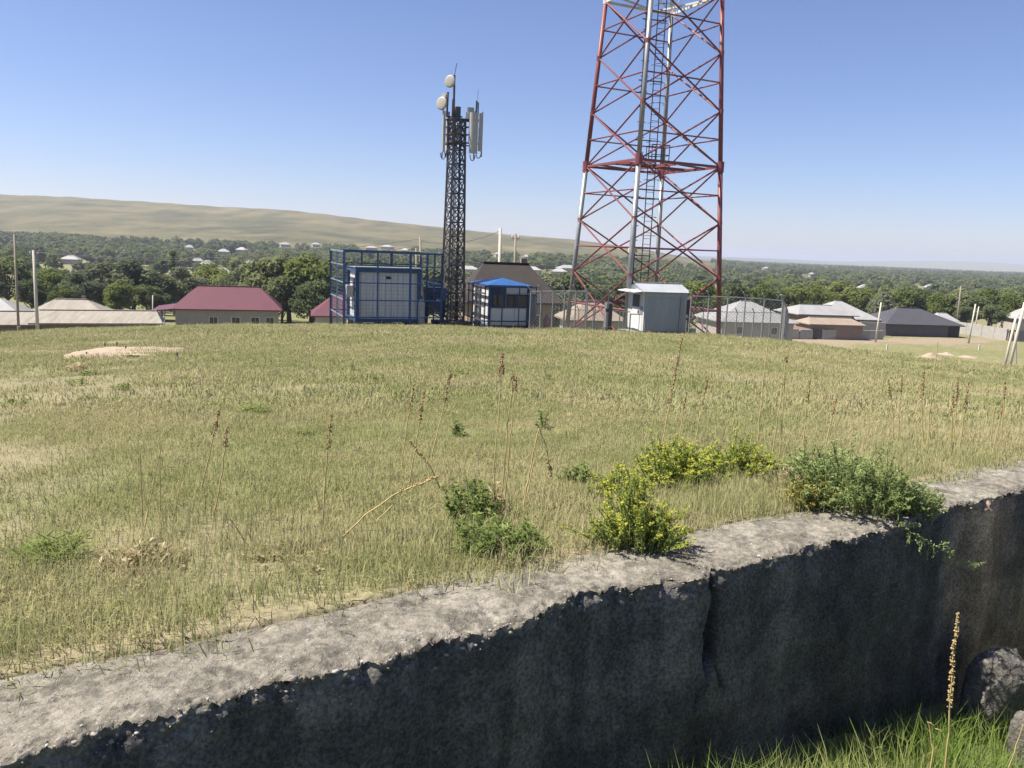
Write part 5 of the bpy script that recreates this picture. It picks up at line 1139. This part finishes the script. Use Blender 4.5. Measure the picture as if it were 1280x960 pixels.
# ------------------------------------------------------------------ shrubs and weeds
def shrub(name, label, base, rx, h, nst, nleaf, leaf_len, mat, asp=.34, flop=.0, cat='shrub', seed=1, group=None, tipw=.6, ground_fn=None, dirv=None):
    g = np.random.default_rng(seed); base = np.array(base, float); o = thing(name, base, label, cat, group)
    st = MB(); C = []; NV = []; LV = []; RF = []
    lump = lambda x_, y_: 1+.9*float(fbm(np.array([x_/rx*1.6+seed*3.3]), np.array([y_/rx*1.6-seed]), 3, 191)[0])
    for i in range(nst):
        az = g.uniform(0, 6.283); rr = rx*np.sqrt(g.uniform(.0, 1)); ex, ey = math.cos(az)*rr, math.sin(az)*rr*.8
        hh_ = h*np.clip(1-.62*(rr/rx)**2, .12, 1)*np.clip(lump(ex, ey), .35, 1.35)*g.uniform(.6, 1.1)
        p0 = np.array([ex, ey, 0])*g.uniform(.45, .9)+np.append(g.normal(0, .06*rx, 2), 0); e_ = np.array([ex, ey, hh_])+np.append(g.normal(0, .14*h, 2), 0)
        if ground_fn is None: p0[2] = 0
        mid = p0*.45+e_*.55+np.array([0, 0, hh_*.16*(1-flop)])+np.append(g.normal(0, .08*h, 2), 0)
        ts = np.linspace(0, 1, 6)[:, None]; pts = (1-ts)**2*p0+2*ts*(1-ts)*mid+ts**2*e_; pts[0, 2] -= .05
        st.tube(base+pts, np.linspace(.0026, .0012, 6)*(1+rx), 4, False)
        m = max(4, int(nleaf/nst)); q = 1-g.uniform(0, 1, m)**1.25*.9; q = np.clip(q, .12, 1); tip = (g.random() < tipw)
        P_ = ((1-q)**2)[:, None]*p0+(2*q*(1-q))[:, None]*mid+(q**2)[:, None]*e_
        a2 = g.uniform(0, 6.283, m); out = np.stack([np.cos(a2), np.sin(a2), g.uniform(-.35, 1.0, m)], -1); out /= np.linalg.norm(out, axis=1)[:, None]
        C.append(base+P_+out*leaf_len*.5); up = np.array([0, 0, 1.])+g.normal(size=(m, 3))*.75; nrm = up-out*np.sum(up*out, 1)[:, None]; NV.append(nrm); RF.append(np.cross(nrm, out))
        LV.append(np.clip((.42+.5*np.clip((q-.72)/.28, 0, 1) if tip else .3)*np.ones(m)*(.55+.45*q)+g.normal(0, .10, m), 0, 1))
    st.build('stems', M['stem'], o)
    C, NV, RF, LV = map(np.concatenate, (C, NV, RF, LV)); n = len(C)
    P = cards(C, NV, leaf_len*g.uniform(.7, 1.25, n), asp, RF, .05)-base
    link('leaves', leaf_mesh('leaves', P, LV, M[mat]), None, o); return o
def gp(px, py): return G(px, py, 1.5, 60.)
def on_top(px, py): p = ray(px, py); return p*(ZT)/p[2]
def px_shrub(name, label, px, pyb, wpx, hpx, mat, nst, nleaf, leaf_len, seed, base=None, **kw):
    b_ = gp(px, pyb) if base is None else base; k = b_[1]/1000.*1.03
    return shrub(name, label, b_, wpx*k/2, hpx*k, nst, nleaf, leaf_len, M and mat, seed=seed, **kw)
px_shrub('spurge_bush', 'bright yellow green spurge bush growing over the back edge of the wall', 795, 678, 118, 84, 'spurge', 190, 9000, .021, 1, on_top(797, 682), cat='shrub', tipw=.75)
px_shrub('spurge_bush', 'yellow green spurge bush in the grass behind the bush on the wall', 838, 606, 118, 56, 'spurge', 150, 6000, .026, 2, tipw=.85)
px_shrub('spurge_bush', 'wider flat topped spurge bush between the other spurge and the grey green sprawling bush', 922, 594, 112, 44, 'spurge', 140, 5600, .026, 3, tipw=.6)
px_shrub('spurge_bush', 'small spurge tuft half sunk in grass behind the wall', 772, 620, 90, 36, 'spurge', 70, 2200, .028, 14, tipw=.8)
px_shrub('yellowing_bush', 'yellow and orange tinted bush at the left foot of the sprawling grey green bush', 1012, 634, 66, 46, 'orange_leaf', 80, 2600, .022, 4, tipw=.7)
px_shrub('sprawling_bush', 'grey green bush sprawling from the grass onto the wall top', 1066, 634, 170, 78, 'greyleaf', 240, 11000, .024, 5, tipw=.5)
px_shrub('sprawling_bush', 'low grey green mat of stems creeping over the wall top', 1122, 640, 125, 30, 'greyleaf', 170, 6000, .022, 6, on_top(1122, 634), tipw=.4, flop=.8)
px_shrub('spurge_bush', 'dark tipped bush standing behind the sprawling grey green bush', 1020, 596, 90, 46, 'greyleaf', 60, 2400, .028, 15, tipw=.8)
px_shrub('leafy_weed', 'broad leafy green weed at the foot of the three tall stalks', 622, 690, 125, 44, 'weed', 90, 2200, .034, 7, asp=.3, tipw=.5)
px_shrub('leafy_weed', 'upright leafy weed left of the three tall stalks', 588, 652, 70, 62, 'weed', 36, 900, .032, 8, asp=.45, tipw=.4)
px_shrub('leafy_weed', 'small bright weed in the grass right of the drooping stalk', 722, 604, 46, 28, 'weed', 26, 700, .032, 9, tipw=.8)
px_shrub('grass_clump', 'lush green long bladed grass clump near the left end of the wall', 66, 700, 84, 30, 'pit_grass', 70, 420, .11, 10, asp=.05, cat='grass clump', tipw=.9)
px_shrub('grass_clump', 'smaller green grass clump behind the left stalks', 318, 520, 42, 16, 'pit_grass', 30, 300, .10, 11, asp=.07, cat='grass clump', tipw=.9)
px_shrub('withered_plant', 'pale withered leaf heap at the foot of the left stalks', 172, 704, 120, 24, 'dryleaf', 50, 330, .045, 12, asp=.3, cat='dry plant', flop=.8)
px_shrub('withered_plant', 'scattered dry yellow leaves near the wall below the leaning stalk', 385, 700, 190, 12, 'dryleaf', 90, 560, .032, 13, asp=.35, cat='dry plant', flop=.9)
px_shrub('withered_plant', 'light brown dry leaf heap beside the concrete pad', 96, 464, 34, 16, 'dryleaf', 18, 160, .07, 16, cat='dry plant', flop=.8)
px_shrub('withered_plant', 'dry grass tuft between the spurge and the yellowing bush', 978, 618, 60, 40, 'dryleaf', 40, 420, .05, 17, asp=.08, cat='dry plant')
px_shrub('withered_plant', 'pale upright dry husk at the base of the three tall stalks', 619, 640, 18, 34, 'dryleaf', 10, 60, .06, 18, asp=.25, cat='dry plant')
for i, (x, y, w_, h_) in enumerate(((440, 466, 26, 18), (476, 477, 20, 12), (565, 474, 16, 20), (580, 470, 22, 12), (684, 478, 26, 14), (625, 440, 16, 8), (100, 482, 34, 16), (108, 500, 24, 12), (268, 512, 30, 12), (112, 470, 24, 12), (680, 535, 20, 40), (572, 545, 14, 34), (930, 492, 16, 10), (232, 475, 20, 8), (150, 488, 36, 12), (1200, 480, 16, 10), (855, 470, 18, 8), (760, 500, 20, 10), (380, 545, 24, 10), (20, 505, 30, 10))):
    px_shrub('field_weed', 'small low green weed dotted in the open field grass', x, y, w_, h_*.7, 'weed', 14, 120, .04+.002*(i % 5), 30+i, cat='weed', group='weeds dotted over the field', tipw=.5)
# the branch hanging over the wall face
br = thing('trailing_branch', on_top(1122, 656), 'leafy green branch trailing down over the shaded wall face', 'branch')
def face3(x, y, out): u_, z_ = face_uz(x, y); return wall_pt(u_, out, z_)
BP = np.array([on_top(1110, 648)+np.array([0, 0, .02]), face3(1128, 662, .05), face3(1150, 676, .09), face3(1172, 689, .10), face3(1192, 698, .09), face3(1206, 700, .08)])
tt = np.linspace(0, 5, 40); BPi = np.stack([np.interp(tt, np.arange(6), BP[:, k]) for k in range(3)], -1)
part(br, 'stem', M['stem'], lambda b: b.tube(BPi, np.linspace(.004, .0015, 40), 5))
C, NV, RF, LV = [], [], [], []
for i in range(26):
    j = int(3+i*36/26); p0 = BPi[j]; dr_ = np.array([rng.uniform(-.3, .5), rng.uniform(-.5, .1), rng.uniform(-.7, .6)]); ln = rng.uniform(.04, .11)*(1.2-.6*j/40); p1 = p0+dr_/np.linalg.norm(dr_)*ln
    part(br, 'twig', M['stem'], lambda b: b.tube([p0, p1], (.0016, .001), 4, False))
    for q in rng.uniform(.2, 1, 12): C.append(p0+(p1-p0)*q+rng.normal(0, .006, 3)); NV.append(rng.normal(size=3)+np.array([0, 0, .6])); RF.append(rng.normal(size=3)); LV.append(rng.uniform(.45, 1))
for q in range(120): C.append(BPi[rng.integers(2, 40)]+rng.normal(0, .007, 3)); NV.append(rng.normal(size=3)+np.array([0, 0, .6])); RF.append(rng.normal(size=3)); LV.append(rng.uniform(.4, .9))
P = cards(np.array(C), np.array(NV), rng.uniform(.012, .022, len(C)), .42, np.array(RF))-np.array(root_of(br)); link('leaves', leaf_mesh('leaves', P, np.array(LV), M['greyleaf']), None, br)

# ------------------------------------------------------------------ tall dry seed stalks
def stalk(label, pix, head=.25, hr=.016, mat='seed', r=.0042, t=None, group=None, dens=1.):
    base = gp(*pix[0]) if t is None else t; tt_ = base[1]
    pts = [base+np.array([0, 0, -.05])]+[W(x, y, tt_) for x, y in pix[1:]]
    if t is None: pts.insert(1, base)
    pts = np.array(pts); k = np.linspace(0, len(pts)-1, 6*(len(pts)-1)+1); pp = np.stack([np.interp(k, np.arange(len(pts)), pts[:, c_]) for c_ in range(3)], -1)
    L = np.linalg.norm(np.diff(pp, axis=0), axis=1).sum(); wob = rng.normal(0, .0025, pp.shape)*min(1, L); pp[1:-1] += wob[1:-1]
    o = thing('seed_stalk', base, label, 'plant stalk', group)
    part(o, 'stem', M['straw'], lambda b: b.tube(pp, np.linspace(r, r*.6, len(pp))*(.95+tt_*.07), 5))
    if head > 0:
        cum = np.concatenate([[0], np.cumsum(np.linalg.norm(np.diff(pp, axis=0), axis=1))]); n = max(14, int(cum[-1]*head/.0042*dens)); b = MB(); v, f = OCT
        for s_ in rng.uniform(1-head, 1.0, n)*cum[-1]:
            c_ = np.array([np.interp(s_, cum, pp[:, q]) for q in range(3)]); fr_ = (s_/cum[-1]-(1-head))/head; a_ = rng.uniform(0, 6.28); rad_ = hr*(1.0-.55*fr_)*rng.uniform(.5, 1.1)*(.8+tt_*.045)
            ctr = c_+np.array([math.cos(a_)*rad_, math.sin(a_)*rad_, rng.uniform(-.003, .006)]); b.add(ctr+v*np.array([1, 1, 1.25])*rng.uniform(.0035, .0065)*(.8+tt_*.06), f)
        b.build('seed_head', M[mat], o)
    return o
OCT = (np.array([(1, 0, 0), (-1, 0, 0), (0, 1, 0), (0, -1, 0), (0, 0, 1), (0, 0, -1)], float), [(0, 2, 4), (2, 1, 4), (1, 3, 4), (3, 0, 4), (2, 0, 5), (1, 2, 5), (3, 1, 5), (0, 3, 5)])
LEFT = 'thin dry stalk in the loose group above the withered leaf heap'; gl = 'stalks above the withered heap'
for pix in ([(178, 659), (175, 566)], [(178, 675), (190, 615), (203, 550)], [(200, 647), (200, 553)], [(216, 653), (231, 578)]): stalk(LEFT, pix, 0, group=gl, r=.0032)
stalk('dry stalk with dark seed head leaning right, left of its shorter twin', [(250, 619), (262, 568), (274, 512)], .28)
stalk('dry stalk with short dark seed head beside the taller leaning twin', [(267, 650), (278, 590), (284, 533)], .2)
stalk('pale fallen stalk bent down to the grass above the wall', [(322, 695), (305, 675), (289, 650)], 0)
stalk('upright reddish dry stalk with seed head standing alone left of the leaning stalks', [(403, 664), (407, 590), (414, 519)], .28)
stalk('broken short stalk at the foot of the lone upright stalk', [(403, 648), (393, 609)], 0)
stalk('green stemmed stalk with brown seed head, left one of three behind the crossed stalks', [(501, 594), (508, 540), (517, 480)], .26)
stalk('green stemmed stalk with seed head, middle one of three behind the crossed stalks', [(511, 611), (521, 550), (530, 490)], .30)
stalk('green stemmed stalk with seed head, tallest right one of three behind the crossed stalks', [(539, 574), (553, 515), (563, 465)], .32)
stalk('long arching stalk bent over to the right with a dense seed head', [(424, 676), (455, 645), (497, 616), (548, 595)], .33, .013, 'seed_gold')
stalk('stalk leaning left with dense golden seed head crossing the arching stalk', [(553, 616), (536, 580), (508, 547)], .42, .014, 'seed_gold')
stalk('short slanting broken stalk below the arching stalk', [(467, 655), (491, 631)], 0)
stalk('tallest of the three close stalks, with reddish seed head', [(616, 650), (620, 560), (628, 442)], .12, .017, 'seed_red', dens=1.4)
stalk('bare middle stalk of the three close stalks by the leafy weed', [(625, 650), (632, 560), (641, 470)], .03)
stalk('thin right stalk of the three close stalks with short seed head', [(630, 640), (637, 560), (645, 472)], .1)
stalk('stalk sharply folded over with its seed head hanging down', [(653, 638), (664, 580), (674, 536), (682, 556), (689, 596)], .13, .016)
stalk('pair mate of the folded stalk, short and bare', [(656, 632), (668, 575)], 0)
stalk('long leaning stalk with seed head over half its length behind the spurge', [(826, 565), (838, 500), (853, 421)], .55, .011)
stalk('short stalk with seed head right of the long leaning stalk', [(848, 556), (858, 490)], .3, .01); stalk('slanting medium stalk with thin seed head behind the spurge bushes', [(868, 558), (876, 515), (884, 474)], .35, .01)
stalk('very tall plain stalk rising from the flat topped spurge', [(944, 575), (952, 500), (960, 424)], .0)
stalk('stalk with a small round dark tip beside the very tall plain stalk', [(964, 580), (974, 510), (983, 446)], .05, .014, dens=2.5); stalk('dark thin stalk leaning against the round tipped stalk', [(973, 580), (982, 466)], 0)
stalk('stalk with dark seed head rising from the sprawling bush', [(1003, 565), (1008, 510), (1013, 472)], .3, .011); stalk('short faint stalk behind the sprawling bush', [(1030, 566), (1045, 498)], .3, .01)
stalk('stalk bent left at its dark head, first of the right hand row', [(1117, 556), (1116, 510), (1110, 475)], .25, .012); stalk('slim upright stalk next to the left bending one', [(1123, 553), (1125, 500), (1128, 467)], .25, .008)
stalk('stalk with long dark seed head beside the tallest right hand stalk', [(1154, 560), (1152, 500), (1155, 465)], .35, .012); stalk('tallest of the right hand stalks, plain tipped with a knot midway', [(1159, 562), (1163, 505), (1172, 427)], .0)
RT = 'dry stalk with brown seed head in the close trio near the wall end'
for pix in ([(1188, 558), (1192, 486)], [(1192, 552), (1198, 471)], [(1199, 566), (1204, 525), (1211, 477)]): stalk(RT, pix, .4, .012, group='trio of stalks near the right end of the wall')
RE = 'slanting dry stalk in the last group above the wall end'
for pix in ([(1237, 559), (1243, 513)], [(1241, 564), (1254, 506)], [(1250, 565), (1257, 477)]): stalk(RE, pix, .22 if pix[1][0] > 1250 else 0, .011, group='last stalk group')
for pix in ([(704, 482), (711, 434)], [(428, 455), (434, 409)], [(567, 440), (570, 425)], [(1068, 470), (1072, 430)], [(638, 430), (642, 405)]): stalk('faint thin stalk standing far out in the field grass', pix, 0, r=.0032, group='far field stalks')
q = W(1190, 940, 3.25); q[2] = pit_z(q[0], q[1])
stalk('golden stalk with long dense seed head standing in the pit', [(1186, 955), (1185, 930), (1190, 845), (1197, 766)], .36, .013, 'seed_gold', t=q, r=.0042, dens=1.6)
q2 = W(1166, 940, 3.3); q2[2] = pit_z(q2[0], q2[1])
stalk('bare pale stalk snapped over in the pit grass', [(1166, 955), (1166, 935), (1160, 902), (1178, 918)], 0, t=q2, r=.0045)
q3 = W(1262, 960, 3.2); q3[2] = pit_z(q3[0], q3[1])
stalk('thin orange straw leaning beside the concrete lump', [(1262, 960), (1262, 958), (1279, 905)], 0, t=q3, r=.003)

# ------------------------------------------------------------------ air
hz = MB(); hz.box((0, 6800, 20), (34000, 15400, 110)); hb = hz.build('haze', None, None, kind='stuff')
m = NM('haze_air'); pv = m.n('ShaderNodeVolumePrincipled'); pv.inputs['Color'].default_value = (.80, .86, 1., 1); pv.inputs['Density'].default_value = HAZE; pv.inputs['Anisotropy'].default_value = .2
m.l(pv.outputs[0], m.out.inputs['Volume']); hb.data.materials.append(m.m)
